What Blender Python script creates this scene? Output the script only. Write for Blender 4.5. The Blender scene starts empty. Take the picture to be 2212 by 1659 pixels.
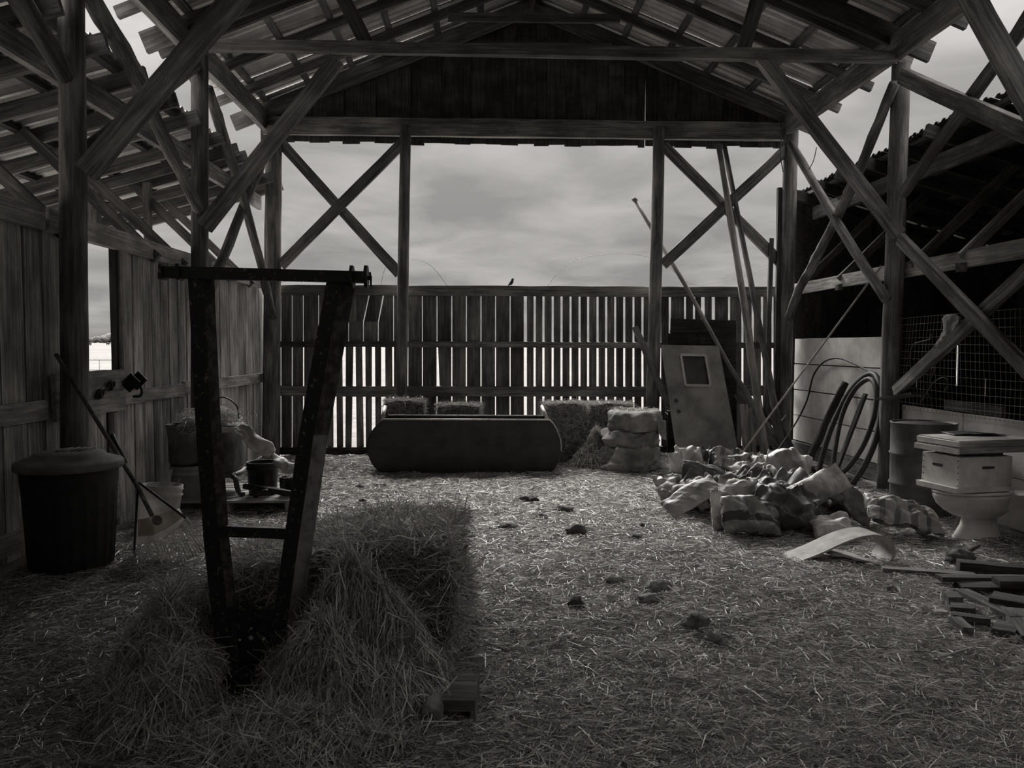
import bpy, math, random
import numpy as np
from mathutils import Vector, Matrix, noise as mnoise

random.seed(7)
rng = np.random.default_rng(11)
SC = bpy.context.scene
COL = SC.collection
F = 1720.0                                   # focal length in pixels of the 2212 x 1659 frame
EYE = Vector((0.0, 0.0, 1.58))

# ---------------------------------------------------------------- camera
cam_d = bpy.data.cameras.new('camera')
cam_d.sensor_width = 36.0
cam_d.lens = F / 2212.0 * 36.0
cam_d.clip_end = 3000
cam = bpy.data.objects.new('camera', cam_d)
COL.objects.link(cam)
ROT = (Matrix.Rotation(math.radians(-2.2), 4, 'Z') @ Matrix.Rotation(math.radians(90 - 2.65), 4, 'X')
       @ Matrix.Rotation(math.radians(0.1), 4, 'Z'))
cam.matrix_world = Matrix.Translation(EYE) @ ROT
SC.camera = cam

# ---------------------------------------------------------------- world: overcast sky
SKY_HORIZON, SKY_ZENITH = 0.335, 8.8
world = bpy.data.worlds.new('overcast_sky')
SC.world = world
world.use_nodes = True
nt = world.node_tree
nt.nodes.clear()
def N(tree, kind, **kw):
    n = tree.nodes.new(kind)
    for k, v in kw.items():
        if k.startswith('i_'):
            n.inputs[int(k[2:])].default_value = v
        else:
            setattr(n, k, v)
    return n
def M2(tree, op, a, b=None, c=None):
    n = tree.nodes.new('ShaderNodeMath'); n.operation = op
    for i, x in enumerate((a, b, c)):
        if x is None: continue
        if isinstance(x, (int, float)): n.inputs[i].default_value = x
        else: tree.links.new(x, n.inputs[i])
    return n.outputs[0]
tc = N(nt, 'ShaderNodeTexCoord')
sep = N(nt, 'ShaderNodeSeparateXYZ'); nt.links.new(tc.outputs['Generated'], sep.inputs[0])
zc = M2(nt, 'MAXIMUM', sep.outputs[2], 0.0)
den = M2(nt, 'ADD', zc, 0.16)
cx = M2(nt, 'DIVIDE', sep.outputs[0], den)
cy = M2(nt, 'DIVIDE', sep.outputs[1], den)
cmb = N(nt, 'ShaderNodeCombineXYZ')
nt.links.new(cx, cmb.inputs[0]); nt.links.new(cy, cmb.inputs[1])
n1 = N(nt, 'ShaderNodeTexNoise'); n1.inputs['Scale'].default_value = 1.9; n1.inputs['Detail'].default_value = 7
n1.inputs['Roughness'].default_value = 0.52; n1.inputs['Distortion'].default_value = 0.5
nt.links.new(cmb.outputs[0], n1.inputs['Vector'])
rmp = N(nt, 'ShaderNodeValToRGB')
rmp.color_ramp.elements[0].position = 0.34; rmp.color_ramp.elements[0].color = (0.78, 0.78, 0.78, 1)
rmp.color_ramp.elements[1].position = 0.68; rmp.color_ramp.elements[1].color = (1.30, 1.30, 1.30, 1)
nt.links.new(n1.outputs['Fac'], rmp.inputs[0])
zp = M2(nt, 'POWER', zc, 3.4)
grad = M2(nt, 'MULTIPLY_ADD', zp, SKY_ZENITH - SKY_HORIZON, SKY_HORIZON)
lum = M2(nt, 'MULTIPLY', grad, rmp.outputs[0])
tint = N(nt, 'ShaderNodeCombineXYZ')
for i, k in enumerate((1.03, 0.995, 0.965)):
    nt.links.new(M2(nt, 'MULTIPLY', lum, k), tint.inputs[i])
bg = N(nt, 'ShaderNodeBackground'); nt.links.new(tint.outputs[0], bg.inputs[0]); bg.inputs[1].default_value = 1.0
wo = N(nt, 'ShaderNodeOutputWorld'); nt.links.new(bg.outputs[0], wo.inputs[0])

# the sun itself: a wide soft disc behind the cloud, high over the back of the barn
sun_d = bpy.data.lights.new('veiled_sun', 'SUN'); sun_d.energy = 9.8; sun_d.angle = math.radians(36); sun_d.color = (1.0, 0.985, 0.95)
sun = bpy.data.objects.new('veiled_sun', sun_d); COL.objects.link(sun)
_el, _az = math.radians(41), math.radians(-9)
sun.rotation_euler = Vector((math.sin(_az) * math.cos(_el), math.cos(_az) * math.cos(_el), math.sin(_el))).to_track_quat('Z', 'Y').to_euler()
sun.location = (2, 20, 18)

SC.view_settings.view_transform = 'Standard'
SC.view_settings.look = 'None'
SC.view_settings.exposure = 0.14
SC.view_settings.gamma = 1.0
SC.view_settings.use_curve_mapping = False
SC.cycles.max_bounces = 7
SC.cycles.diffuse_bounces = 5
SC.cycles.glossy_bounces = 3
SC.cycles.transparent_max_bounces = 6

# ---------------------------------------------------------------- where a sight line meets a plane of the barn
def ray(px, py):
    d = ROT.to_3x3() @ Vector(((px - 1106.0) / F, -(py - 829.5) / F, -1.0))
    return d
def atY(px, py, Y):
    d = ray(px, py); return EYE + d * (Y / d.y)
def atX(px, py, X):
    d = ray(px, py); return EYE + d * (X / d.x)
def atZ(px, py, Z=0.0):
    d = ray(px, py); return EYE + d * ((Z - EYE.z) / d.z)

# ---------------------------------------------------------------- materials
def grey(v, w=1.0):
    return (min(1, v * 1.03), v * 0.99, v * 0.955, 1)
def new_mat(name):
    m = bpy.data.materials.new(name); m.use_nodes = True
    t = m.node_tree
    return m, t, t.nodes['Principled BSDF']
def ramp(t, fac, stops):
    r = t.nodes.new('ShaderNodeValToRGB')
    e = r.color_ramp.elements
    while len(e) < len(stops): e.new(0.5)
    for i, (p, v) in enumerate(stops):
        e[i].position = p; e[i].color = grey(v)
    t.links.new(fac, r.inputs[0])
    return r.outputs[0]
def noise_node(t, vec, scale, detail=4, rough=0.55, dist=0.0):
    n = t.nodes.new('ShaderNodeTexNoise')
    n.inputs['Scale'].default_value = scale; n.inputs['Detail'].default_value = detail
    n.inputs['Roughness'].default_value = rough; n.inputs['Distortion'].default_value = dist
    if vec is not None: t.links.new(vec, n.inputs['Vector'])
    return n.outputs['Fac']
def obj_vec(t, scale=(1, 1, 1), rnd=True):
    c = t.nodes.new('ShaderNodeTexCoord'); mp = t.nodes.new('ShaderNodeMapping')
    mp.inputs['Scale'].default_value = scale
    t.links.new(c.outputs['Object'], mp.inputs[0])
    if rnd:
        oi = t.nodes.new('ShaderNodeObjectInfo')
        k = M2(t, 'MULTIPLY', oi.outputs['Random'], 37.0)
        cb = t.nodes.new('ShaderNodeCombineXYZ')
        for i in range(3): t.links.new(k, cb.inputs[i])
        t.links.new(cb.outputs[0], mp.inputs['Location'])
    return mp.outputs[0]
def scale_col(t, col, fac):
    m = t.nodes.new('ShaderNodeMix'); m.data_type = 'RGBA'; m.blend_type = 'MULTIPLY'
    m.inputs[0].default_value = 1.0
    t.links.new(col, m.inputs[6]); t.links.new(fac, m.inputs[7])
    return m.outputs[2]
def bump(t, b, h, strength, dist=0.01):
    n = t.nodes.new('ShaderNodeBump'); n.inputs['Strength'].default_value = strength
    n.inputs['Distance'].default_value = dist
    t.links.new(h, n.inputs['Height']); t.links.new(n.outputs[0], b.inputs['Normal'])
def mat_wood(name, lo, hi, vary=0.5, grain=22, rough=0.85, upright=False):
    """weathered timber: grain along local X, stains, every piece its own tone"""
    m, t, b = new_mat(name)
    g = noise_node(t, obj_vec(t, (grain, grain, 1.1) if upright else (1.1, grain, grain)), 1.6, 6, 0.6, 0.6)
    s = noise_node(t, obj_vec(t, (0.8, 2.2, 2.2)), 1.7, 4, 0.6)
    f = M2(t, 'MULTIPLY_ADD', s, 0.55, M2(t, 'MULTIPLY', g, 0.5))
    c = ramp(t, f, [(0.36, lo * 0.4), (0.5, lo), (0.66, hi)])
    oi = t.nodes.new('ShaderNodeObjectInfo')
    k = M2(t, 'MULTIPLY_ADD', oi.outputs['Random'], vary, 1 - vary * 0.5)
    t.links.new(scale_col(t, c, k), b.inputs['Base Color'])
    b.inputs['Roughness'].default_value = rough
    b.inputs['Specular IOR Level'].default_value = 0.25
    bump(t, b, g, 0.55, 0.006)
    return m
def mat_plain(name, lo, hi, rough=0.6, metal=0.0, scale=6, bmp=0.25, bscale=None, spec=0.4, stops=None, detail=5):
    m, t, b = new_mat(name)
    v = obj_vec(t)
    f = noise_node(t, v, scale, detail, 0.6)
    t.links.new(ramp(t, f, stops or [(0.35, lo), (0.65, hi)]), b.inputs['Base Color'])
    b.inputs['Roughness'].default_value = rough; b.inputs['Metallic'].default_value = metal
    b.inputs['Specular IOR Level'].default_value = spec
    if bmp: bump(t, b, noise_node(t, v, bscale or scale * 4, 4), bmp, 0.006)
    return m
def mat_straw(name, lo, hi, rough=0.7):
    """every straw its own tone (attribute 'tone', one value per straw)"""
    m, t, b = new_mat(name)
    a = t.nodes.new('ShaderNodeAttribute'); a.attribute_name = 'tone'
    t.links.new(ramp(t, a.outputs['Fac'], [(0.0, lo), (0.75, (lo + hi) / 2), (1.0, hi)]), b.inputs['Base Color'])
    b.inputs['Roughness'].default_value = 0.42; b.inputs['Specular IOR Level'].default_value = 0.5
    return m
W = {
    'post': mat_wood('post_wood', 0.13, 0.32, 0.3, 16),
    'brace': mat_wood('brace_wood', 0.12, 0.32, 0.4, 20),
    'beam': mat_wood('beam_wood', 0.11, 0.27, 0.3, 20),
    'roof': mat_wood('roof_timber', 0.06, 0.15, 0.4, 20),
    'fence': mat_wood('fence_plank', 0.14, 0.34, 0.6, 24),
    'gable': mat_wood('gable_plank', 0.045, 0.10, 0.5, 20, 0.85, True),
    'wall': mat_wood('wall_plank', 0.34, 0.85, 0.6, 30),
    'wallrail': mat_wood('wall_rail', 0.34, 0.75, 0.25, 22),
    'pale': mat_wood('pale_timber', 0.30, 0.62, 0.3, 20),
    'rafter': mat_wood('lean_rafter', 0.17, 0.40, 0.3, 20),
    'dark': mat_wood('dark_timber', 0.035, 0.09, 0.4, 20),
    'scrap': mat_wood('scrap_timber', 0.10, 0.26, 0.8, 20),
    'pole': mat_wood('peeled_pole', 0.20, 0.42, 0.3, 12),
}
MAT = {
    'sheet': mat_plain('galvanised_sheet', 0.26, 0.46, 0.36, 0.45, 3, 0.1),
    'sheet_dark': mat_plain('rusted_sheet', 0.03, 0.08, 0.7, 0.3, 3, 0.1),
    'steel': mat_plain('black_painted_steel', 0, 0, 0.5, 0.0, 38, 0.2, 20, 0.45, [(0.0, 0.012), (0.60, 0.016), (0.68, 0.14), (0.8, 0.22)], 3),
    'steel_worn_lit': mat_plain('worn_lit_painted_steel', 0, 0, 0.55, 0.0, 22, 0.2, 20, 0.4, [(0.0, 0.02), (0.45, 0.03), (0.6, 0.09), (0.7, 0.13)], 4),  # chipped paint, lightened overall: side light on the flanges painted in
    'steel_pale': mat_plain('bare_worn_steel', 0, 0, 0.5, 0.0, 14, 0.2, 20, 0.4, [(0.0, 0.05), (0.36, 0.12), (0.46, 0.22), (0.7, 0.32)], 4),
    'blackmetal': mat_plain('black_metal', 0.012, 0.035, 0.5, 0.2, 9, 0.2),
    'trough': mat_plain('dark_poly', 0.022, 0.045, 0.5, 0.0, 5, 0.15),
    'rim': mat_plain('pale_metal_lit_rim', 0.35, 0.6, 0.35, 0.4, 8, 0.1),  # pale metal of handles and bolts; on the trough rim it paints light
    'can': mat_plain('black_plastic', 0.016, 0.03, 0.5, 0.0, 10, 0.15),
    'canlid': mat_plain('dusty_plastic', 0.14, 0.28, 0.75, 0.0, 7, 0.2),
    'bucket': mat_plain('white_plastic', 0.42, 0.66, 0.5, 0.0, 5, 0.1),
    'greybucket': mat_plain('grey_plastic', 0.22, 0.36, 0.5, 0.0, 5, 0.1),
    'ink': mat_plain('print_ink', 0.05, 0.09, 0.6, 0.0, 5, 0),
    'rake': mat_plain('rake_plastic', 0.40, 0.62, 0.55, 0.0, 9, 0.15),
    'rakeprint': mat_plain('rake_print', 0.7, 0.9, 0.6, 0.0, 9, 0),
    'panel': mat_plain('white_panel', 0.42, 0.72, 0.7, 0.0, 2.3, 0.15),
    'door': mat_plain('old_door_paint', 0.16, 0.33, 0.65, 0.0, 3, 0.15),
    'doorframe': mat_plain('door_light_frame', 0.38, 0.55, 0.6, 0.0, 5, 0.1),
    'doorglass': mat_plain('dusty_pane', 0.045, 0.08, 0.35, 0.0, 4, 0),
    'drum': mat_plain('rusty_drum', 0.055, 0.14, 0.6, 0.25, 4, 0.3),
    'porcelain': mat_plain('dusty_porcelain', 0.62, 0.86, 0.3, 0.0, 3, 0.05),
    'hive': mat_plain('hive_paint', 0.6, 0.86, 0.7, 0.0, 6, 0.15),
    'rubber': mat_plain('black_rubber', 0.02, 0.05, 0.6, 0.0, 8, 0.3),
    'belt': mat_plain('belting', 0.26, 0.44, 0.7, 0.0, 10, 0.2),
    'tyre': mat_plain('cloth_cover', 0.13, 0.30, 0.85, 0.0, 4, 0.5, 14),
    'iron': mat_plain('cast_iron', 0.06, 0.17, 0.55, 0.3, 5, 0.3),
    'cloth': mat_plain('pale_cloth', 0.4, 0.66, 0.8, 0.0, 5, 0.5, 18),
    'wire': mat_plain('wire', 0.07, 0.14, 0.5, 0.6, 9, 0),
    'mesh': mat_plain('mesh_wire', 0.22, 0.4, 0.5, 0.4, 9, 0),
    'rope': mat_plain('rope', 0.3, 0.5, 0.9, 0.0, 9, 0),
    'foliage': mat_plain('far_foliage', 0.06, 0.13, 0.9, 0.0, 0.25, 0),
    'cow': mat_plain('cow_hide', 0.02, 0.03, 0.8, 0.0, 3, 0),
    'bird': mat_plain('feathers', 0.03, 0.06, 0.8, 0.0, 9, 0),
    'dung': mat_plain('dung', 0.05, 0.13, 0.95, 0.0, 14, 0.9, 40),
    'stone': mat_plain('stone', 0.14, 0.26, 0.85, 0.0, 9, 0.4),
    'sack_pale': mat_plain('pale_sack', 0.30, 0.66, 0.55, 0.0, 5, 0.4, 16),
    'sack_grey': mat_plain('grey_sack', 0.15, 0.36, 0.55, 0.0, 4, 0.4, 16),
    'sack_dark': mat_plain('dark_sack', 0.06, 0.16, 0.5, 0.0, 4, 0.4, 16),
    'hay': mat_plain('hay_mass', 0.09, 0.28, 0.95, 0.0, 18, 1.0, 60),
    'straw': mat_straw('straw', 0.14, 0.98),
    'haystraw': mat_straw('hay_straw', 0.18, 1.0),
}
def mat_printed(name, base, ink, axis, bands):
    """sack with printed bands across one local axis (flat print)"""
    m, t, b = new_mat(name)
    v = obj_vec(t, (1, 1, 1), False)
    s = t.nodes.new('ShaderNodeSeparateXYZ'); t.links.new(v, s.inputs[0])
    x = M2(t, 'MULTIPLY_ADD', noise_node(t, v, 6, 3), 0.05, s.outputs[axis])
    total = None
    for c, h in bands:
        d = M2(t, 'LESS_THAN', M2(t, 'ABSOLUTE', M2(t, 'SUBTRACT', x, c)), h)
        total = d if total is None else M2(t, 'MAXIMUM', total, d)
    mix = t.nodes.new('ShaderNodeMix'); mix.data_type = 'RGBA'
    t.links.new(total, mix.inputs[0])
    t.links.new(ramp(t, noise_node(t, v, 6, 5), [(0.35, base * 0.7), (0.65, base)]), mix.inputs[6])
    mix.inputs[7].default_value = grey(ink)
    t.links.new(mix.outputs[2], b.inputs['Base Color'])
    b.inputs['Roughness'].default_value = 0.5
    bump(t, b, noise_node(t, v, 18, 4), 0.4, 0.006)
    return m
MAT['sack_band'] = mat_printed('banded_sack', 0.30, 0.05, 1, [(-0.05, 0.035)])
MAT['sack_stripe'] = mat_printed('striped_sack', 0.45, 0.16, 0, [(-0.18, 0.025), (-0.06, 0.02), (0.08, 0.03), (0.2, 0.02)])
MAT['sack_patch'] = mat_printed('patched_sack', 0.6, 0.14, 0, [(0.12, 0.07)])
def mat_floor():
    m, t, b = new_mat('trodden_straw_floor')
    c = t.nodes.new('ShaderNodeTexCoord')
    v = c.outputs['Object']
    a = noise_node(t, v, 46, 6, 0.7); d = noise_node(t, v, 1.1, 4, 0.6)
    f = M2(t, 'MULTIPLY_ADD', a, 0.7, M2(t, 'MULTIPLY', d, 0.35))
    t.links.new(ramp(t, f, [(0.36, 0.14), (0.52, 0.36), (0.68, 0.62)]), b.inputs['Base Color'])
    b.inputs['Roughness'].default_value = 0.95; b.inputs['Specular IOR Level'].default_value = 0.1
    bump(t, b, a, 0.9, 0.02)
    return m
def translucent(m, k):
    t = m.node_tree; b = t.nodes['Principled BSDF']; out = [n for n in t.nodes if n.type == 'OUTPUT_MATERIAL'][0]
    tr = t.nodes.new('ShaderNodeBsdfTranslucent'); mx = t.nodes.new('ShaderNodeMixShader'); mx.inputs[0].default_value = k
    t.links.new(b.inputs['Base Color'].links[0].from_socket, tr.inputs[0])
    t.links.new(b.outputs[0], mx.inputs[1]); t.links.new(tr.outputs[0], mx.inputs[2]); t.links.new(mx.outputs[0], out.inputs[0])
for _k, _v in (('rake', .75), ('rakeprint', .9), ('bucket', .15), ('straw', .25), ('haystraw', .25)): translucent(MAT[_k], _v)
MAT['floor'] = mat_floor()
def mat_field():
    m, t, b = new_mat('dry_pasture')
    c = t.nodes.new('ShaderNodeTexCoord'); v = c.outputs['Object']
    a = noise_node(t, v, 2.2, 8, 0.7); d = noise_node(t, v, 0.06, 4, 0.6)
    f = M2(t, 'MULTIPLY_ADD', a, 0.6, M2(t, 'MULTIPLY', d, 0.4))
    t.links.new(ramp(t, f, [(0.36, 0.07), (0.5, 0.115), (0.65, 0.15)]), b.inputs['Base Color'])
    b.inputs['Roughness'].default_value = 0.95; b.inputs['Specular IOR Level'].default_value = 0.1
    return m
MAT['field'] = mat_field()

# ---------------------------------------------------------------- builders
def tag(o, label=None, cat=None, group=None, kind=None):
    if label: o['label'] = label
    if cat: o['category'] = cat
    if group: o['group'] = group
    if kind: o['kind'] = kind
    return o
def attach(o, parent):
    if parent is not None:
        o.parent = parent
        o.matrix_parent_inverse = parent.matrix_basis.inverted()
    return o
def thing(name, loc, label, cat, group=None, kind=None):
    e = bpy.data.objects.new(name, None)
    e.location = loc; e.empty_display_size = 0.1
    COL.objects.link(e)
    return tag(e, label, cat, group, kind)
def mesh(name, verts, faces, mat, parent=None, mw=None, smooth=False):
    me = bpy.data.meshes.new(name)
    me.from_pydata([tuple(v) for v in verts], [], faces)
    if isinstance(mat, (list, tuple)):
        for k in mat: me.materials.append(k)
    elif mat: me.materials.append(mat)
    if smooth: me.polygons.foreach_set('use_smooth', [True] * len(me.polygons))
    me.update()
    o = bpy.data.objects.new(name, me)
    COL.objects.link(o)
    if mw is not None: o.matrix_world = mw
    attach(o, parent)
    return o
def frame(p0, p1, wdir):
    x = (p1 - p0).normalized()
    y = Vector(wdir); y = y - x * y.dot(x)
    if y.length < 1e-5: y = x.orthogonal()
    y.normalize(); z = x.cross(y)
    m = Matrix((x, y, z)).transposed().to_4x4(); m.translation = p0
    return m
def board(name, p0, p1, w, t, mat, parent=None, wdir=(0, 0, 1), segs=4, jit=0.004, w1=None):
    """a sawn board from p0 to p1: w along wdir, t across, edges a little uneven"""
    p0, p1 = Vector(p0), Vector(p1)
    m = frame(p0, p1, wdir); L = (p1 - p0).length
    w1 = w if w1 is None else w1
    V, Fc = [], []
    for i in range(segs + 1):
        a = i / segs
        hw = (w + (w1 - w) * a) / 2
        dx = random.uniform(-jit, jit) * 2 if i in (0, segs) else 0
        for sy, sz in ((-1, -1), (1, -1), (1, 1), (-1, 1)):
            V.append((a * L + dx, sy * hw + random.uniform(-jit, jit), sz * t / 2 + random.uniform(-jit, jit) * 0.4))
    for i in range(segs):
        b0, b1 = i * 4, i * 4 + 4
        for k in range(4):
            Fc.append((b0 + k, b0 + (k + 1) % 4, b1 + (k + 1) % 4, b1 + k))
    Fc.append((3, 2, 1, 0)); e = segs * 4; Fc.append((e, e + 1, e + 2, e + 3))
    return mesh(name, V, Fc, mat, parent, m)
def box(name, c, size, mat, parent=None, rz=0.0, rx=0.0, ry=0.0, jit=0.0):
    a, b, h = (s / 2 for s in size)
    V = [(sx * a + random.uniform(-jit, jit), sy * b + random.uniform(-jit, jit), sz * h + random.uniform(-jit, jit))
         for sz in (-1, 1) for sx, sy in ((-1, -1), (1, -1), (1, 1), (-1, 1))]
    Fc = [(3, 2, 1, 0), (4, 5, 6, 7), (0, 1, 5, 4), (1, 2, 6, 5), (2, 3, 7, 6), (3, 0, 4, 7)]
    mw = Matrix.Translation(c) @ Matrix.Rotation(rz, 4, 'Z') @ Matrix.Rotation(ry, 4, 'Y') @ Matrix.Rotation(rx, 4, 'X')
    return mesh(name, V, Fc, mat, parent, mw)
def log(name, pts, r0, r1, mat, parent=None, sides=10, wob=0.06, sub=4, square=False, smooth=True, knots=0.0):
    """a tapered, slightly crooked pole through the points"""
    pts = [Vector(p) for p in pts]
    m = frame(pts[0], pts[-1], (0.123, 0.31, 0.91)); mi = m.inverted()
    L = [mi @ p for p in pts]
    path = []
    for i in range(len(L) - 1):
        for k in range(sub): path.append(L[i].lerp(L[i + 1], k / sub))
    path.append(L[-1]); n = len(path)
    V, Fc = [], []
    for i, c in enumerate(path):
        a = i / (n - 1); r = r0 + (r1 - r0) * a
        off = Vector((0, random.uniform(-1, 1), random.uniform(-1, 1))) * r * wob if 0 < i < n - 1 else Vector((0, 0, 0))
        for k in range(sides):
            th = 2 * math.pi * k / sides
            rr = r * (1 + random.uniform(-wob, wob) + (knots * random.random() ** 6))
            V.append(c + off + Vector((0, math.cos(th) * rr, math.sin(th) * rr)))
    for i in range(n - 1):
        for k in range(sides):
            Fc.append((i * sides + k, i * sides + (k + 1) % sides, (i + 1) * sides + (k + 1) % sides, (i + 1) * sides + k))
    Fc.append(tuple(range(sides))[::-1]); Fc.append(tuple((n - 1) * sides + k for k in range(sides)))
    o = mesh(name, V, Fc, mat, parent, m, smooth)
    return o
def smooth_path(pts, n):
    """Catmull-Rom through the points"""
    P = [Vector(p) for p in pts]
    P = [P[0] * 2 - P[1]] + P + [P[-1] * 2 - P[-2]]
    out = []
    for i in range(1, len(P) - 2):
        a, b, c, d = P[i - 1], P[i], P[i + 1], P[i + 2]
        for k in range(n):
            t = k / n
            out.append(0.5 * (2 * b + (c - a) * t + (2 * a - 5 * b + 4 * c - d) * t * t + (3 * b - a - 3 * c + d) * t ** 3))
    out.append(P[-2])
    return out
def tube_geo(pts, r, sides, V, Fc, closed=False):
    n = len(pts); base = len(V); prev = None
    for i, p in enumerate(pts):
        a = pts[i - 1] if i > 0 else (pts[-1] if closed else p); b = pts[i + 1] if i < n - 1 else (pts[0] if closed else p)
        d = (b - a).normalized()
        u = d.orthogonal().normalized() if prev is None else (prev - d * prev.dot(d)).normalized()
        prev = u; w = d.cross(u)
        rr = r[i] if isinstance(r, (list, tuple)) else r
        for k in range(sides):
            th = 2 * math.pi * k / sides
            V.append(p + (u * math.cos(th) + w * math.sin(th)) * rr)
    for i in range(n if closed else n - 1):
        j = (i + 1) % n
        for k in range(sides):
            Fc.append((base + i * sides + k, base + i * sides + (k + 1) % sides, base + j * sides + (k + 1) % sides, base + j * sides + k))
    if not closed:
        Fc.append(tuple(base + k for k in range(sides))[::-1]); Fc.append(tuple(base + (n - 1) * sides + k for k in range(sides)))
def tube(name, pts, r, mat, parent=None, sides=6, n=6, closed=False):
    P = smooth_path(pts, n) if n > 1 else [Vector(p) for p in pts]
    V, Fc = [], []
    tube_geo(P, r, sides, V, Fc, closed)
    return mesh(name, V, Fc, mat, parent, None, True)
def lathe(name, prof, mat, parent=None, mw=None, segs=32, smooth=True, mod=None):
    """turned shape from (radius, height) pairs"""
    V, Fc = [], []
    for r, z in prof:
        for k in range(segs):
            th = 2 * math.pi * k / segs
            rr = r if mod is None else mod(r, z, th)
            V.append((math.cos(th) * rr, math.sin(th) * rr, z))
    for i in range(len(prof) - 1):
        for k in range(segs):
            Fc.append((i * segs + k, i * segs + (k + 1) % segs, (i + 1) * segs + (k + 1) % segs, (i + 1) * segs + k))
    if prof[0][0] > 1e-4: Fc.append(tuple(range(segs))[::-1])
    if prof[-1][0] > 1e-4: Fc.append(tuple((len(prof) - 1) * segs + k for k in range(segs)))
    o = mesh(name, V, Fc, mat, parent, mw, smooth)
    if smooth:
        for p in o.data.polygons:
            if len(p.vertices) > 4: p.use_smooth = False
    return o
def slab(name, pts, off, mat, parent=None):
    """a flat outline (list of points) given thickness along the vector off"""
    n = len(pts); off = Vector(off)
    V = [Vector(p) for p in pts] + [Vector(p) + off for p in pts]
    Fc = [tuple(range(n))[::-1], tuple(range(n, 2 * n))] + [(k, (k + 1) % n, n + (k + 1) % n, n + k) for k in range(n)]
    c = sum(V, Vector((0, 0, 0))) / len(V)
    return mesh(name, [v - c for v in V], Fc, mat, parent, Matrix.Translation(c))
def straws(name, P, D, L, Wd, mat, parent=None, bend=0.25, tone=None, kind='stuff'):
    """many single straws: bent ribbons at P along D"""
    n = len(P)
    D = D / np.linalg.norm(D, axis=1, keepdims=True)
    R = rng.normal(size=(n, 3)); S = np.cross(D, R); S /= np.linalg.norm(S, axis=1, keepdims=True) + 1e-9
    B = np.cross(D, S)
    L = L[:, None]; Wd = Wd[:, None]
    bd = B * (rng.uniform(-bend, bend, (n, 1)) * L)
    a = P - D * L * 0.5; c = P + bd; e = P + D * L * 0.5
    V = np.empty((n, 6, 3), np.float32)
    V[:, 0] = a - S * Wd * .5; V[:, 1] = a + S * Wd * .5
    V[:, 2] = c - S * Wd * .5; V[:, 3] = c + S * Wd * .5
    V[:, 4] = e - S * Wd * .4; V[:, 5] = e + S * Wd * .4
    base = (np.arange(n) * 6)[:, None]
    idx = np.concatenate([base + np.array([[0, 1, 3, 2]]), base + np.array([[2, 3, 5, 4]])], 1).reshape(-1)
    me = bpy.data.meshes.new(name)
    me.vertices.add(n * 6); me.vertices.foreach_set('co', V.reshape(-1))
    me.loops.add(len(idx)); me.loops.foreach_set('vertex_index', idx.astype(np.int32))
    me.polygons.add(n * 2); me.polygons.foreach_set('loop_start', np.arange(0, n * 8, 4, dtype=np.int32))
    me.polygons.foreach_set('loop_total', np.full(n * 2, 4, np.int32))
    at = me.attributes.new('tone', 'FLOAT', 'POINT')
    tn = rng.uniform(0, 1, n) if tone is None else tone
    at.data.foreach_set('value', np.repeat(tn, 6).astype(np.float32))
    me.materials.append(mat); me.update(calc_edges=True)
    o = bpy.data.objects.new(name, me); COL.objects.link(o)
    attach(o, parent)
    if kind: o['kind'] = kind
    return o
def vnoise(x, y, s, seed=0):
    """smooth random heights for arrays of x, y"""
    r = np.random.default_rng(seed); k = 0; out = np.zeros_like(x, dtype=float)
    for i in range(7):
        a = r.uniform(0, 2 * math.pi); f = s * r.uniform(0.6, 1.7); p = r.uniform(0, 6.28)
        out += np.sin((x * math.cos(a) + y * math.sin(a)) * f + p)
    return out / 3.5
def floor_z(x, y):
    x = np.asarray(x, float); y = np.asarray(y, float)
    z = 0.014 * vnoise(x, y, 2.2, 3) + 0.012 * vnoise(x, y, 7, 4) + 0.006 * vnoise(x, y, 15, 5)
    z = z + 0.12 * np.clip((-1.75 - x) / 0.8, 0, 1) * np.clip((6.7 - y) / 0.7, 0, 1)
    return z
def fz(x, y): return float(floor_z(np.array([x]), np.array([y]))[0])
def blob(name, c, size, mat, parent=None, sub=3, amp=0.25, freq=2.0, seed=0, flat=True, mw=None, ridge=False):
    """an irregular lump"""
    import bmesh
    bm = bmesh.new(); bmesh.ops.create_icosphere(bm, subdivisions=sub, radius=1.0)
    s = Vector((seed * 3.1, seed * 1.7, seed * 2.3))
    for v in bm.verts:
        d = mnoise.fractal(v.co * freq + s, 0.6, 2.0, 4)
        v.co = v.co * (1 + amp * d)
        if flat and v.co.z < -0.5: v.co.z = -0.5 + (v.co.z + 0.5) * 0.15
        v.co = Vector((v.co.x * size[0], v.co.y * size[1], v.co.z * size[2]))
    me = bpy.data.meshes.new(name); bm.to_mesh(me); bm.free()
    me.materials.append(mat); me.polygons.foreach_set('use_smooth', [True] * len(me.polygons))
    o = bpy.data.objects.new(name, me); COL.objects.link(o)
    o.matrix_world = mw if mw is not None else Matrix.Translation(c)
    return attach(o, parent)
X3, Y3, Z3 = Vector((1, 0, 0)), Vector((0, 1, 0)), Vector((0, 0, 1))
# ================================================================ THE SETTING
YB, YM, YN = 11.7, 8.65, 5.98                 # back, middle and near frames of the barn
XL, XR, XC = -3.07, 4.43, 0.72                # post lines and ridge
def z_roof(x): return 6.56 - 0.40 * abs(x - XC)

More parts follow.
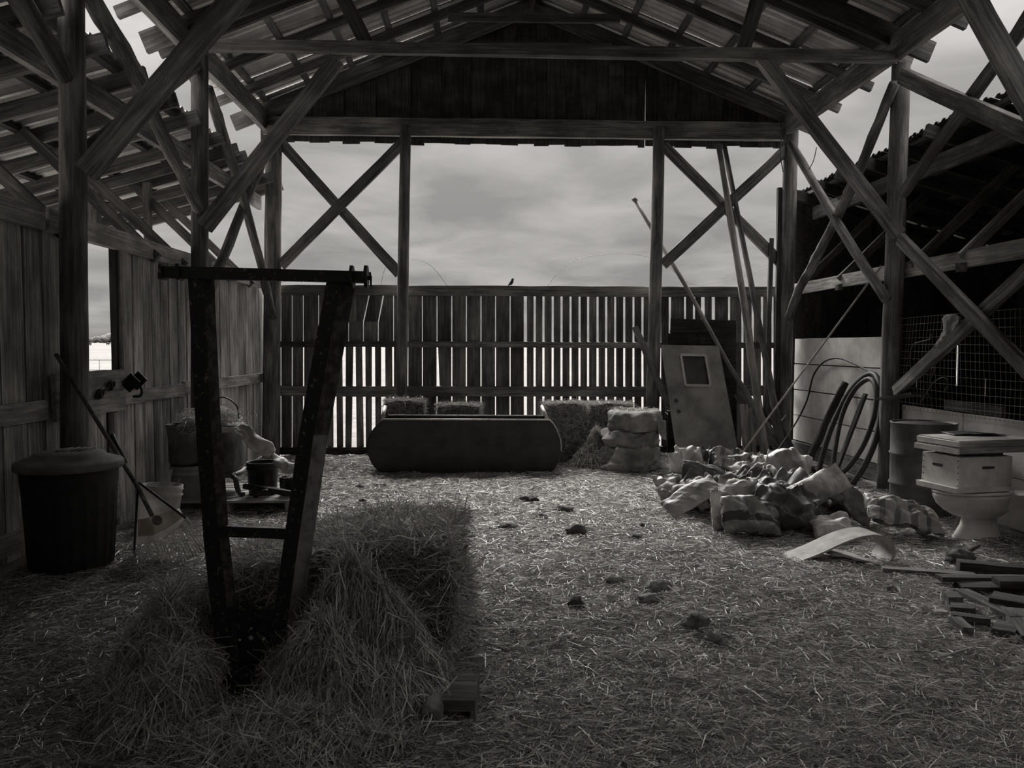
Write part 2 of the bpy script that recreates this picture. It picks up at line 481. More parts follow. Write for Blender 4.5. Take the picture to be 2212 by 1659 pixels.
# ---- ground outside: pasture rising very slightly away from the barn
V, Fc = [], []
rads = [0.0, 14, 18, 22, 28, 40, 70, 140, 300, 700, 1500]; SG = 48
for r in rads:
    for k in range(SG):
        th = 2 * math.pi * k / SG
        V.append((r * math.sin(th), r * math.cos(th), -0.10 + max(0, r - 22) * 0.0062))
for i in range(len(rads) - 1):
    for k in range(SG):
        Fc.append((i * SG + k, i * SG + (k + 1) % SG, (i + 1) * SG + (k + 1) % SG, (i + 1) * SG + k))
o = mesh('ground', V, Fc, MAT['field'], smooth=True); tag(o, 'pale dry pasture outside the barn', 'ground', kind='structure')

# ---- floor
nx, ny = 130, 200
gx, gy = np.meshgrid(np.linspace(-6.6, 8.2, nx), np.linspace(-3.2, 12.4, ny))
gz = floor_z(gx, gy)
V = np.stack([gx, gy, gz], -1).reshape(-1, 3)
Fc = [(j * nx + i, j * nx + i + 1, (j + 1) * nx + i + 1, (j + 1) * nx + i) for j in range(ny - 1) for i in range(nx - 1)]
fl = mesh('floor', V.tolist(), Fc, MAT['floor'], smooth=True); tag(fl, 'earth barn floor trodden full of straw', 'floor', kind='structure')

# ---- main roof: rafters, purlins, corrugated sheets
ceil = thing('ceiling', (XC, 6, 6.5), 'main gable roof of dark rafters under corrugated metal sheets', 'roof', kind='structure')
raf_y = [11.62, 10.85, 9.95, 9.05] + [8.65 - 0.02] + [8.0, 7.1, 6.2, 5.3, 4.4, 3.5, 2.6, 1.7, .8, -.1, -1.0, -1.9, -2.8]
for y in raf_y:
    for s, xe in ((-1, XL - 0.46), (1, XR + 0.46)):
        deep = 0.22 if y in (8.63, 11.62) else 0.115
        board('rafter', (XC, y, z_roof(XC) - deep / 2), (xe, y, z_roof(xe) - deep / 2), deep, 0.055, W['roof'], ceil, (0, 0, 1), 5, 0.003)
for s in (-1, 1):
    k = 0
    while True:
        x = XC + s * (0.12 + 0.61 * k)
        if abs(x - XC) > (XR + 0.34 - XC): break
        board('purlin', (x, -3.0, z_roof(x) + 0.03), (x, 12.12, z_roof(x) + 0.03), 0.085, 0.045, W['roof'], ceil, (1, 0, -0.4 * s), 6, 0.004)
        k += 1
board('ridge_board', (XC, -3.0, z_roof(XC) - 0.1), (XC, 12.1, z_roof(XC) - 0.1), 0.2, 0.05, W['roof'], ceil, (0, 0, 1), 4)
def corrugated(name, y0, y1, xa, za, xb, zb, mat, parent, amp=0.026, pitch=0.14, th=0.0):
    """one sheet, ribs running down the slope from (xa, za) to (xb, zb)"""
    n = max(2, int(round((y1 - y0) / pitch)))
    V, Fc = [], []
    prof = []
    for i in range(n + 1):
        y = y0 + (y1 - y0) * i / n
        prof += [(y, 0.0), (y + pitch * .34, 0.0), (y + pitch * .46, amp), (y + pitch * .72, amp)] if i < n else [(y, 0.0)]
    e0, e1 = random.uniform(-.02, .02), random.uniform(-.05, .05)
    lift = random.uniform(0, 0.004)
    ks = (0, 0.35, 0.7, 1)
    for a in ks:
        for y, h in prof:
            aa = a + (e1 / 4 if a == 1 else 0)
            V.append((xa + (xb - xa) * aa, y, za + (zb - za) * aa + h + lift + random.uniform(-.002, .002)))
    m = len(prof)
    for j in range(len(ks) - 1):
        for i in range(m - 1): Fc.append((j * m + i, j * m + i + 1, (j + 1) * m + i + 1, (j + 1) * m + i))
    return mesh(name, V, Fc, mat, parent)
y = -3.0; i = 0
while y < 12.1:
    for s, xe in ((-1, XL - 0.36), (1, XR + 0.36)):
        corrugated('roof_sheet', y, y + 0.70, XC, z_roof(XC) + 0.058, xe + random.uniform(-.04, .04), z_roof(xe) + 0.058, MAT['sheet'], ceil)
    y += 0.69

# ---- plates along the side posts, tie beam, collars, web struts: part of the main roof frame
for x in (XL - 0.02, XR + 0.02):
    o = board('eave_beam', (x, -3.0, 4.80), (x, 11.95, 4.80), 0.28, 0.075, W['beam'], None, (0, 0, 1), 10, 0.006)
    tag(o, 'long eave beam over the posts of the plank wall with the window gap' if x < 0 else 'long eave beam over the posts of the white panelled wall', 'beam')
o = board('tie_beam', atY(447, 98, 8.52), atY(1938, 124, 8.52), 0.115, 0.09, W['beam'], None, (0, 0, 1), 10, 0.006)
tag(o, 'long tie beam crossing the barn between the two middle posts', 'beam')
o = board('collar_tie', atY(968, 37, 10.8), atY(1338, 41, 10.8), 0.11, 0.05, W['roof'], None, (0, 0, 1), 4)
tag(o, 'short upper collar tie just below the ridge', 'beam')
o = board('gable_girt', atY(1028, 97, 11.58), atY(1322, 101, 11.58), 0.08, 0.04, W['roof'], None, (0, 0, 1), 4)
tag(o, 'short board across the gable below the collar tie', 'beam')
o = board('roof_strut', atY(793, 98, 8.6), atY(725, -38, 8.6), 0.15, 0.05, W['roof'], None, (1, 0, 0), 3)
tag(o, 'roof strut rising from the tie beam on the window wall side', 'strut')
o = board('roof_strut', atY(1604, 112, 8.6), atY(1645, -30, 8.6), 0.15, 0.05, W['roof'], None, (1, 0, 0), 3)
tag(o, 'roof strut rising from the tie beam on the white panel side', 'strut')
for yy in (5.5, 2.6, -0.3):
    pass
near_tie = board('tie_beam', (XL, 5.9, 4.84), (XR, 5.9, 4.84), 0.115, 0.09, W['beam'], None, (0, 0, 1), 6, 0.006)
tag(near_tie, 'tie beam of the near frame high above the hay', 'beam')

# ---- posts
def post(b, t, Y, r0, r1, label):
    p0 = atY(*b, Y); p1 = atY(*t, Y)
    k = (p0.z - (-0.25)) / (p1.z - p0.z)
    p0 = p0 - (p1 - p0) * k
    return tag(log('post', [p0, p1], r0, r1, W['post'], None, 14, 0.03, 10), label, 'post')
post((585, 985), (592, 275), YB - .12, 0.125, 0.115, 'round corner post where the plank wall meets the slatted fence')
post((865, 975), (876, 272), 11.52, 0.085, 0.078, 'slim round post of the back opening behind the hay trough')
post((1407, 985), (1424, 275), 11.52, 0.10, 0.085, 'slim round post of the back opening beside the leaning door')
post((1689, 1000), (1709, 275), YB - .12, 0.115, 0.105, 'round corner post where the slatted fence meets the white panels')
post((430, 1064), (432, 120), YM, 0.088, 0.088, 'round middle post standing before the plank wall')
post((1916, 1064), (1947, 140), YM, 0.108, 0.095, 'round middle post between the white panels and the wire mesh')
post((164, 1204), (154, -60), YN, 0.098, 0.09, 'thick near post beside the window gap, behind the dustbin')
p = log('post', [(XR + 0.02, 5.95, -0.25), (XR + 0.04, 5.95, 4.7)], 0.1, 0.09, W['post'], None, 12, 0.03, 8)
tag(p, 'near post carrying the bracing on the wire mesh side', 'post')

# ---- diagonal braces
def brace(p0, p1, w, t, wdir, label, mat='brace'):
    return tag(board('brace', p0, p1, w, t, W[mat], None, wdir, 6, 0.005), label, 'brace')
def pole_brace(px, X, r0, r1, label, mat='brace', knots=0.3, Xs=None):
    pts = [atX(x, y, X if Xs is None else Xs[i]) for i, (x, y) in enumerate(px)]
    return tag(log('brace', pts, r0, r1, W[mat], None, 9, 0.05, 5, knots=knots), label, 'brace')
yp = lambda a, b: (b - a).cross(Y3)
def braceY(a, b, Y, w, t, label, Y2=None, mat='brace'):
    p0, p1 = atY(*a, Y), atY(*b, Y2 or Y)
    return brace(p0, p1, w, t, yp(p0, p1), label, mat)
braceY((188, 372), (560, -65), 5.86, 0.15, 0.09, 'heavy knee brace from the near window-side post to the roof')
braceY((440, 492), (730, 128), 8.52, 0.16, 0.09, 'heavy knee brace from the window-side middle post to the tie beam')
braceY((1634, 112), (1942, 508), 8.54, 0.14, 0.09, 'knee brace from the tie beam to the middle post by the mesh')
braceY((2068, -60), (2240, 250), 5.88, 0.16, 0.09, 'heavy knee brace running up out of sight above the wire mesh')
braceY((606, 308), (864, 592), 11.62, 0.15, 0.045, 'falling board of the cross brace above the fence, window side')
braceY((868, 310), (606, 574), 11.56, 0.15, 0.045, 'rising board of the cross brace above the fence, window side')
braceY((1432, 314), (1697, 578), 11.62, 0.15, 0.045, 'falling board of the cross brace behind the leaning poles')
braceY((1700, 322), (1432, 572), 11.56, 0.15, 0.045, 'rising board of the cross brace behind the leaning poles')
# in the plane of the window-side posts
pole_brace([(183, 325), (432, 138)], XL + 0.10, 0.055, 0.05, 'thin pale-edged brace rising from near post to middle post, window side')
pole_brace([(180, -30), (282, 138), (326, 240), (429, 452)], XL + 0.16, 0.075, 0.055, 'bent pole brace falling from the near eave to the middle post')
pole_brace([(20, -40), (154, 184)], XL + 0.10, 0.07, 0.06, 'pole brace meeting the near window-side post high up')
pole_brace([(448, 190), (482, 291), (520, 408), (566, 580), (590, 686)], XL + 0.12, 0.06, 0.05, 'rough bark pole brace falling to the fence corner post')
pole_brace([(582, 312), (548, 392), (446, 644)], XL + 0.06, 0.065, 0.055, 'rough pale pole brace crossing the bark brace near the fence corner', 'pole', 0.3)
# in the plane of the posts on the white panel side
pole_brace([(1708, 312), (1843, 538), (1914, 646)], XR - 0.06, 0.055, 0.055, 'pole brace falling from the fence corner to the white panels')
pole_brace([(1932, 180), (1855, 372), (1817, 452), (1764, 557), (1727, 622), (1704, 686)], XR - 0.02, 0.055, 0.06, 'bark-peeling log brace rising from the fence corner', 'brace', 0.35)
def braceX(a, b, X, w, t, label, X2=None, mat='brace'):
    p0, p1 = atX(*a, X), atX(*b, X2 or X)
    return brace(p0, p1, w, t, (p1 - p0).cross(X3), label, mat)
braceX((1944, 515), (2260, 842), XR - 0.06, 0.12, 0.06, 'board brace falling across the wire mesh')
braceX((1934, 846), (2260, 548), XR + 0.02, 0.12, 0.06, 'board brace rising across the wire mesh with rags on it')
braceX((1948, 164), (2290, 318), XR - 0.07, 0.15, 0.07, 'upper board brace falling from the middle post toward the mesh bay')
pole_brace([(1950, 418), (2084, 232), (2290, -55)], XR + 0.02, 0.06, 0.06, 'upper pole brace rising from the middle post by the mesh')

# ---- back lintel and gable boards
lin = board('trim_1', (XL - 0.05, 11.66, 4.735), (XR + 0.12, 11.66, 4.735), 0.25, 0.09, W['beam'], None, (0, 0, 1), 12, 0.006)
tag(lin, 'lintel beam across the back opening', 'lintel', kind='structure')
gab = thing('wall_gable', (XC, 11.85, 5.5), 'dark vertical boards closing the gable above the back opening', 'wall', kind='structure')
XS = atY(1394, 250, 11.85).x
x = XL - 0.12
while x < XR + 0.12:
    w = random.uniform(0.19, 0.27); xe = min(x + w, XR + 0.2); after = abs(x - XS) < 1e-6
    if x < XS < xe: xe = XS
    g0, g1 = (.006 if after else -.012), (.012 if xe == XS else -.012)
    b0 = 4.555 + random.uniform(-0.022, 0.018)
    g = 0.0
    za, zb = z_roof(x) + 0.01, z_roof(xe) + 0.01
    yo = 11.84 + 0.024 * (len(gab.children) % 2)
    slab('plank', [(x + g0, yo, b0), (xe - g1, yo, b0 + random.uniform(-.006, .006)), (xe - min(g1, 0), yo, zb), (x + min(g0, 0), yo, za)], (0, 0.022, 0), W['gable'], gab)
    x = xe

# ---- slatted back fence
fen = thing('wall_back', (XC, 11.8, 0), 'shoulder-high slatted plank fence closing the back of the barn', 'wall', kind='structure')
YF = 11.80
def plank(pxs, z0, z1, mat='fence', th=0.024, yoff=0.0):
    """pxs: (left, right) at top, optionally (left, right) at bottom"""
    (l, r), (lb, rb) = pxs if isinstance(pxs[0], tuple) else (pxs, pxs)
    y0 = 750 + (1.58 - z1) * F / YF; y1 = 750 + (1.58 - z0) * F / YF
    yy = YF + yoff + random.uniform(-.004, .004)
    X = lambda p, yp_: atY(p, yp_, YF).x
    lean = 0
    P = [Vector((X(lb, y1), yy, z0)), Vector((X(rb, y1), yy, z0)), Vector((X(r, y0), yy, z1)), Vector((X(l, y0), yy, z1))]
    for k in (0, 1): P[k].x += random.uniform(-.002, .002)
    c = (P[0] + P[1] + P[2] + P[3]) / 4
    # grain runs along local X: the plank lies along its height
    m = Matrix(((0, 1, 0), (0, 0, 1), (1, 0, 0))).to_4x4(); m.translation = c
    Q = [m.inverted() @ p for p in P]; n = 4
    Vv = Q + [q + m.inverted().to_3x3() @ Vector((0, th, 0)) for q in Q]
    f = [(3, 2, 1, 0), (4, 5, 6, 7)] + [(k, k + 4, (k + 1) % 4 + 4, (k + 1) % 4) for k in range(4)]
    o = mesh('plank', Vv, [ff[::-1] for ff in f], W[mat], fen, m)
    return o
top = 2.42
e = [574, 606.5, 631, 655, 688, 721, 753, 785, 817, 850]
for k in range(len(e) - 1):
    low = 0.06 if k < 3 else 1.60
    l, r = e[k] + 0.8, e[k + 1] - 0.8
    if k == 6: plank(((l, 799), (l, 784)), 1.95, top); plank((l, r), low, 1.95)
    elif k == 7: plank(((801, 829), (786.5, 816)), 1.95, top); plank((l, r), low, 1.95)
    elif k == 8: plank(((832, r), (818.5, r)), 1.95, top); plank((l, r), low, 1.95)
    else: plank((l, r), low, top)
for l, r, lb, rb in ((657, 686, 657, 682), (690, 701, 690, 703), (705, 719, 706, 720), (726, 739, 728, 741), (747, 763, 746, 759), (768, 782, 771, 786), (789, 803, 790, 803), (810, 823, 811, 824), (832, 847, 833, 848)):
    plank(((l, r), (lb, rb)), 0.06, 1.60)
e = [850, 881, 912.3, 944, 976, 1007.3, 1039, 1070.5, 1102, 1132.5]
for k in range(len(e) - 1):
    l, r = e[k] + 1.0, e[k + 1] - 1.0
    if k == 3: plank(((l, r), (l, r)), 1.62, top); plank(((946, r), (949.5, r)), 1.0, 1.62); plank((l, r), 0.06, 1.0)
    else: plank((l, r), 0.06, top)
gaps = [1135, 1155, 1174, 1194, 1213, 1232.5, 1252, 1270.5, 1291, 1309.5, 1329, 1348.5, 1368.5, 1388, 1426, 1447, 1480, 1499.5, 1518.5, 1541, 1575, 1604, 1626, 1646, 1669, 1690]
gw = {1135: 6.2, 1518.5: 8, 1541: 7, 1447: 5}
for k in range(len(gaps) - 1):
    a, b = gaps[k], gaps[k + 1]
    plank((a + gw.get(a, 4.6) / 2, b - gw.get(b, 4.6) / 2), 0.06, top + (0.045 if 1255 < a < 1395 else 0))
for z, h, nm in ((2.405, 0.15, 'rail'), (1.62, 0.085, 'rail'), (0.93, 0.15, 'rail')):
    for a, b in ((574, 868), (866, 1412), (1408, 1696)):
        yy = 750 + (1.58 - z) * F / YF
        x0, x1 = atY(a, yy, YF).x, atY(b, yy, YF).x
        board(nm, (x0, YF - 0.032, z + random.uniform(-.01, .01)), (x1, YF - 0.032, z + random.uniform(-.01, .01)), h, 0.04, W['fence'], fen, (0, 0, 1), 8, 0.005)
board('sill_board', (XL - .05, YF - 0.03, 0.05), (XR + .1, YF - 0.03, 0.05), 0.11, 0.05, W['dark'], fen, (0, 0, 1), 8, 0.005)

# ---- window-side plank wall
XW = -3.19
wl = thing('wall_left', (XW, 6, 0), 'weathered vertical plank wall with an open window gap', 'wall', kind='structure')
def wall_boards(ys, z0, z1, mat='wall', xo=0.0):
    for a, b in zip(ys[:-1], ys[1:]):
        board('plank', (XW - 0.02 + xo + random.uniform(-.01, .01), (a + b) / 2, z0), (XW - 0.02 + xo + random.uniform(-.006, .006), (a + b) / 2, z1 + random.uniform(-.01, .01)), (b - a) - 0.019, 0.024, W[mat], wl, (0, 1, 0), 3, 0.002)
ys_near = [-2.8 + 0.235 * k for k in range(36)] + [5.72]
ys_near = [y for y in ys_near if y < 5.6] + [5.72, 5.95, 6.17, 6.3]
ys_far = [7.1, 7.24, 7.46, 7.68, 7.88, 8.1, 8.31, 8.55, 8.78, 9.0, 9.22, 9.55, 9.9, 10.26, 10.6, 10.96, 11.3, 11.62, 11.84]
for a, b, h in ((-2.8, 6.29, 2.46), (7.12, 11.84, 2.46), (6.18, 7.1, 1.06)):
    board('backing_sheet', (XW - 0.045, a, h / 2), (XW - 0.045, b, h / 2), h, 0.012, W['gable'], wl, (0, 0, 1), 2, 0.001)
wall_boards(ys_near, 0.0, 2.48); wall_boards(ys_far, 0.0, 2.48)
wall_boards([6.17, 6.33, 6.53, 6.74, 6.92], 0.0, 1.06)
board('rail', (XW + 0.015, -2.8, 1.12), (XW + 0.015, 5.9, 1.12), 0.14, 0.04, W['wallrail'], wl, (0, 0, 1), 8, 0.005)
board('rail', (XW + 0.015, 6.98, 1.12), (XW + 0.015, 8.6, 1.12), 0.125, 0.04, W['wallrail'], wl, (0, 0, 1), 6, 0.006)
board('rail', (XW + 0.015, 8.6, 1.14), (XW + 0.015, 11.62, 1.13), 0.13, 0.04, W['wallrail'], wl, (0, 0, 1), 8, 0.004)
board('rail', (XW + 0.015, -2.8, 0.25), (XW + 0.015, 5.9, 0.25), 0.14, 0.04, W['wallrail'], wl, (0, 0, 1), 8, 0.005)
board('top_plate', (XW + 0.03, -2.8, 2.5), (XW + 0.03, 5.9, 2.5), 0.17, 0.05, W['wallrail'], wl, (0, 0, 1), 8, 0.006)
board('top_plate', (XW + 0.03, 5.95, 2.5), (XW + 0.03, 11.62, 2.5), 0.165, 0.05, W['wallrail'], wl, (0, 0, 1), 8, 0.006)
# window gap: jambs and the wide sill plank
win = thing('window_1', (XW, 6.5, 1.4), 'open window gap in the plank wall looking onto pasture', 'window', kind='structure')
board('jamb', (XW - 0.012, 7.10, 1.05), (XW - 0.012, 7.10, 2.44), 0.05, 0.05, W['dark'], win, (1, 0, 0), 3)
board('stud', (XW + 0.025, 7.185, 1.2), (XW + 0.025, 7.185, 2.42), 0.11, 0.05, W['wallrail'], win, (0, 1, 0), 3)
board('sill_board', (XW + 0.045, 5.98, 1.20), (XW + 0.045, 7.12, 1.205), 0.35, 0.035, W['pale'], win, (0, 0, 1), 5, 0.006)
board('stud', (XW + 0.02, 6.98, 0.1), (XW + 0.02, 6.98, 1.02), 0.1, 0.05, W['wallrail'], win, (0, 1, 0), 3)
box('block', (XW + 0.0, 6.36, 2.14), (0.05, 0.12, 0.16), W['beam'], win)
board('plank', (XW + 0.03, 6.6, 0.36), (XW + 0.03, 6.98, 0.36), 0.36, 0.03, W['wallrail'], win, (0, 0, 1), 3)
# unseen boarded wall added behind the camera so the near end stays dark
wf = thing('wall_front_added', (XC, -3.0, 0), 'unseen plank wall added to keep the near end of the barn dark', 'wall', kind='structure')
x = XL - 0.2
while x < XR + 0.25:
    board('plank', (x + .15, -3.02, 0), (x + .15, -3.02, z_roof(min(max(x + .15, XL), XR)) + .05), 0.298, 0.025, W['wall'], wf, (1, 0, 0), 1, 0.001)
    x += 0.30

# ---- white panelled wall
XP = 4.66
wr = thing('wall_right', (XP, 8, 0), 'wall of pale horizontal boards along the lean-to', 'wall', kind='structure')
for k in range(4):
    z0 = 0.215 + 0.375 * k
    board('panel', (XP, 8.72, z0 + 0.186), (XP, 11.66, z0 + 0.186 + random.uniform(-.003, .003)), 0.360, 0.03, MAT['panel'], wr, (0, 0, 1), 8, 0.003)
board('base_board', (XP - 0.01, 8.72, 0.11), (XP - 0.01, 11.66, 0.10), 0.2, 0.05, W['beam'], wr, (0, 0, 1), 6, 0.006)
for (a, b) in ((5.0, 7.48), (7.49, 8.60), (-2.9, 1.0), (1.01, 4.99)):
    board('panel', (XP, a, 0.70), (XP, b, 0.70), 0.5, 0.03, MAT['panel'], wr, (0, 0, 1), 5, 0.003)
    board('panel', (XP, a, 0.225), (XP, b, 0.225), 0.44, 0.03, MAT['panel'], wr, (0, 0, 1), 5, 0.003)
board('ledge', (XP + .06, 7.0, 1.0), (XP + .06, 7.9, 1.0), 0.09, 0.05, W['scrap'], wr, (0, 0, 1), 3)
board('top_plate', (XP + 0.02, -2.9, 2.42), (XP + 0.02, 11.75, 2.45), 0.16, 0.06, W['wallrail'], wr, (0, 0, 1), 12, 0.006)
for y in (10.2, 8.9, 7.56, 6.2):
    box('cleat', (XP - 0.03, y, 2.36), (0.05, 0.1, 0.08), W['beam'], wr, jit=.008)

# ---- lean-to roofs
def lean_roof(name, s, label, x_hi, x_lo, z_hi, pitch, ys, y0, y1, sheet):
    e = thing(name, (x_hi, 6, z_hi), label, 'roof', kind='structure')
    zz = lambda x: z_hi - pitch * abs(x - x_hi)
    for y in ys:
        board('rafter', (x_hi - s * 0.0, y, zz(x_hi)), (x_lo, y, zz(x_lo)), 0.14, 0.05, W['beam'] if s < 0 else W['dark'], e, (0, 0, 1), 4, 0.004)
    k = 0
    while 0.25 + 0.62 * k < abs(x_lo - x_hi):
        x = x_hi + s * (0.25 + 0.62 * k)
        board('purlin', (x, y0, zz(x) + 0.095), (x, y1, zz(x) + 0.095), 0.085, 0.045, W['roof'], e, (1, 0, 0), 6, 0.004); k += 1
    y = y0
    while y < y1 - 0.1:
        xa = x_hi + s * 0.16
        corrugated('roof_sheet', y, min(y + 0.70, y1), xa + random.uniform(-.03, .03), zz(xa) + 0.125, x_lo + s * 0.15, zz(x_lo + s * .15) + 0.125, sheet, e)
        y += 0.69
    xb = x_hi + s * 0.34
    board('girder', (xb, y0, zz(xb) - 0.17), (xb, y1 - 0.1, zz(xb) - 0.17), 0.19, 0.06, W['beam'] if s > 0 else W['rafter'], e, (0, 0, 1), 10, 0.006)
    return e, zz
leanL, zL = lean_roof('ceiling.001', -1, 'lean-to roof with bare rafter ends on the window wall side', -2.93, -7.5, 3.96, 0.28,  # outer eave lengthened out of view to cut the light underneath
                      [11.97, 11.4, 10.86, 10.2, 9.83, 9.28, 8.5, 7.9, 7.2, 6.47, 5.77, 5.1, 4.4, 3.7, 3.0, 2.3, 1.6, .9, .2, -.5, -1.2, -1.9, -2.6], -2.9, 12.1, MAT['sheet'])
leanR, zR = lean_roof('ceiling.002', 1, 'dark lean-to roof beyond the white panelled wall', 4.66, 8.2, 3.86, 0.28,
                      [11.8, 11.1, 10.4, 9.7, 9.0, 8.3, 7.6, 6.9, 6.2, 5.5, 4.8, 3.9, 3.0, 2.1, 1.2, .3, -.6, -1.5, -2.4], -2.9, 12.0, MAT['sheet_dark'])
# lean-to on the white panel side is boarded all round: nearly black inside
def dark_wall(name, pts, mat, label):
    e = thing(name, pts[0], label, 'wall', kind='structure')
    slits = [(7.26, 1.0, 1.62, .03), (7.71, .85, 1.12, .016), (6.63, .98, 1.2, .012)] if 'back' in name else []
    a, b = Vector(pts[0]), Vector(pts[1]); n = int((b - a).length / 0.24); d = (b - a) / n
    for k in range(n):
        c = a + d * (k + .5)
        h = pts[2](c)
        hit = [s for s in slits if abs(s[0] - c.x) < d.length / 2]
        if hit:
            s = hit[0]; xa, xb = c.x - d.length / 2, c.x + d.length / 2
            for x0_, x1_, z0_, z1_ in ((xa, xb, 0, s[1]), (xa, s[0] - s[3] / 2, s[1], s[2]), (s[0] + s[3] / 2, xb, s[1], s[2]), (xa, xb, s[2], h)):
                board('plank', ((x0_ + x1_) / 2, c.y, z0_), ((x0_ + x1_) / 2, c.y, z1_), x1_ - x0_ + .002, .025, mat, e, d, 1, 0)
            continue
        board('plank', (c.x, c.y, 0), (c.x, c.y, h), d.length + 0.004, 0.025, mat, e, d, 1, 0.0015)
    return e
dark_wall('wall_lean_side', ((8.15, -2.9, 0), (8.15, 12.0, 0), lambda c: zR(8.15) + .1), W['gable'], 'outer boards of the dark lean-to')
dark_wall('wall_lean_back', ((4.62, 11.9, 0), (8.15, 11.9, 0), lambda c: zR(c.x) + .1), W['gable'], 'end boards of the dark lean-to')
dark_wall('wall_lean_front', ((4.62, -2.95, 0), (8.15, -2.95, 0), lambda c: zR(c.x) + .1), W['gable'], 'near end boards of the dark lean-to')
# lean-to struts and outer posts, window side
def lean_strut(y, L, label, s=-1, x0=None, z0=2.46, mat='brace'):
    x0 = XW + 0.03 if x0 is None else x0
    d = Vector((s, 0, 0.98)).normalized()
    p = Vector((x0, y, z0)) - d * 0.06
    return tag(board('strut', p, p + d * L, 0.10, 0.05, W[mat], None, d.cross(Y3), 4, 0.004), label, 'strut')
for y, t in ((6.12, 'strut from the window wall top up to the lean-to roof beside the near post'), (7.82, 'strut from above the window gap up to the lean-to roof'), (8.52, 'strut up to the lean-to roof close behind the middle post'),
             (10.1, 'strut up to the lean-to roof, second from the fence'), (11.0, 'strut up to the lean-to roof, nearest the fence')):
    lean_strut(y, 1.72, t)
for y, t in ((8.47, 'slanting strut inside the dark lean-to beside the middle post'), (7.56, 'slanting strut inside the dark lean-to above the wire mesh'), (10.2, 'slanting strut inside the dark lean-to above the white panels'), (11.5, 'slanting strut inside the dark lean-to nearest the fence')):
    o = lean_strut(y, 1.55, t, 1, XP + 0.02, 2.5)
for x, y, r, t in ((-4.08, 8.62, 0.055, 'square hanging timber under the lean-to roof above the window gap'), (-4.1, 10.04, 0.04, 'thin hanging timber under the lean-to roof behind the middle post')):
    tag(board('post', (x, y, 2.72), (x, y, zL(x) - 0.05), r * 2, r * 2, W['post'], None, (1, 0, 0), 3), t, 'hanger')
# ================================================================ THINGS ON THE FLOOR
# ---------------------------------------------------------------- far things: trees, cattle, stock panel
def tree(px, w, h, d, label, seed):
    base = atY(px, 742, d); base.z = -0.10 + (d - 22) * 0.0062
    e = thing('tree', base, label, 'tree')
    for i in range(5):
        a = (i - 2) / 2.2
        blob('crown', base + Vector((a * w * .33, random.uniform(-2, 2), h * (.58 - .16 * abs(a) + random.uniform(-.05, .05)))), (w * .27, w * .27, h * .40), MAT['foliage'], e, 3, 0.35, 1.6, seed + i, False)
    log('trunk', [base - Z3 * .5, base + Z3 * h * .45], w * .03, w * .02, W['dark'], e, 7)
tree(244, 16, 9.8, 700, 'largest round tree on the far edge of the pasture', 1)
tree(212, 7.5, 6.6, 730, 'middle-sized bushy tree on the far edge of the pasture', 11)
tree(194.5, 5, 5.4, 765, 'smallest tree of the far edge beside the near post', 21)
def cow(px, d, L, flip, label):
    b = atY(px, 745, d); b.z = -0.10 + (d - 22) * 0.0062
    e = thing('cow', b, label, 'cow', 'black cattle far out on the pasture')
    f = -1 if flip else 1
    P = [(-.50, .95, .30), (-.3, .98, .36), (0, .95, .40), (.3, .98, .37), (.5, 1.05, .26), (.66, 1.02, .17), (.8, .82, .15), (.92, .66, .10)]
    V, Fc = [], []
    tube_geo([b + Vector((f * x * L, 0, z)) for x, z, r in P], [r for x, z, r in P], 10, V, Fc)
    for lx in (-.42, -.34, .34, .42):
        yy = .14 if lx in (-.42, .34) else -.14
        tube_geo([b + Vector((f * lx * L, yy, .9)), b + Vector((f * (lx - .03) * L, yy, .45)), b + Vector((f * lx * L, yy, 0))], [.15, .08, .06], 6, V, Fc)
    tube_geo([b + Vector((-f * .52 * L, 0, 1.15)), b + Vector((-f * .6 * L, 0, .6))], .03, 5, V, Fc)
    mesh('body', V, Fc, MAT['cow'], e, None, True)
cow(233, 330, 1.15, False, 'black cow grazing, the longer of the pair under the big tree')
cow(246, 332, 1.15, True, 'black cow standing close behind another under the big tree')
cow(193, 300, 1.0, False, 'lone black cow beside the near post')
sp = thing('stock_panel', (-10.6, 22, 0), 'thin wire stock panel standing in the pasture outside the window gap', 'fence')
for z in (0.1, 0.5, 0.95, 1.22):
    tube('wire', [(-12.6, 22, z), (-10.6, 22, z + random.uniform(-.01, .01)), (-8.2, 22, z)], 0.011, MAT['wire'], sp, 5, 3)
for k in range(10):
    x = -12.2 + k * .37
    tube('wire', [(x, 22, 0), (x, 22, 1.22)], 0.009, MAT['wire'], sp, 5, 1)
tube('frame', [(-11.0, 21.98, -.1), (-11.0, 21.98, 1.24)], 0.025, MAT['wire'], sp, 6, 1)

# ---------------------------------------------------------------- feed trough
tr = thing('feed_trough', (-.35, 10.1, 0), 'long dark round-ended feed trough lying before the fence', 'trough')
Yt0, Yt1 = 9.9, 10.45
outl = [(828, 911), (812, 926), (800, 943), (793, 965), (794, 985), (801, 1003), (810, 1016), (821, 1025), (1190, 1026), (1200, 1015), (1208, 1000), (1212, 978), (1211, 957), (1204, 936), (1196, 921), (1187, 912)]
P0 = [atY(x, y, Yt0) for x, y in outl]
zmin = min(p.z for p in P0)
for p in P0: p.z -= zmin - 0.006
slab('front_panel', P0, (0, 0.02, 0), MAT['trough'], tr)
slab('back_panel', [p + Vector((0, Yt1 - Yt0, 0)) for p in P0], (0, 0.02, 0), MAT['trough'], tr)
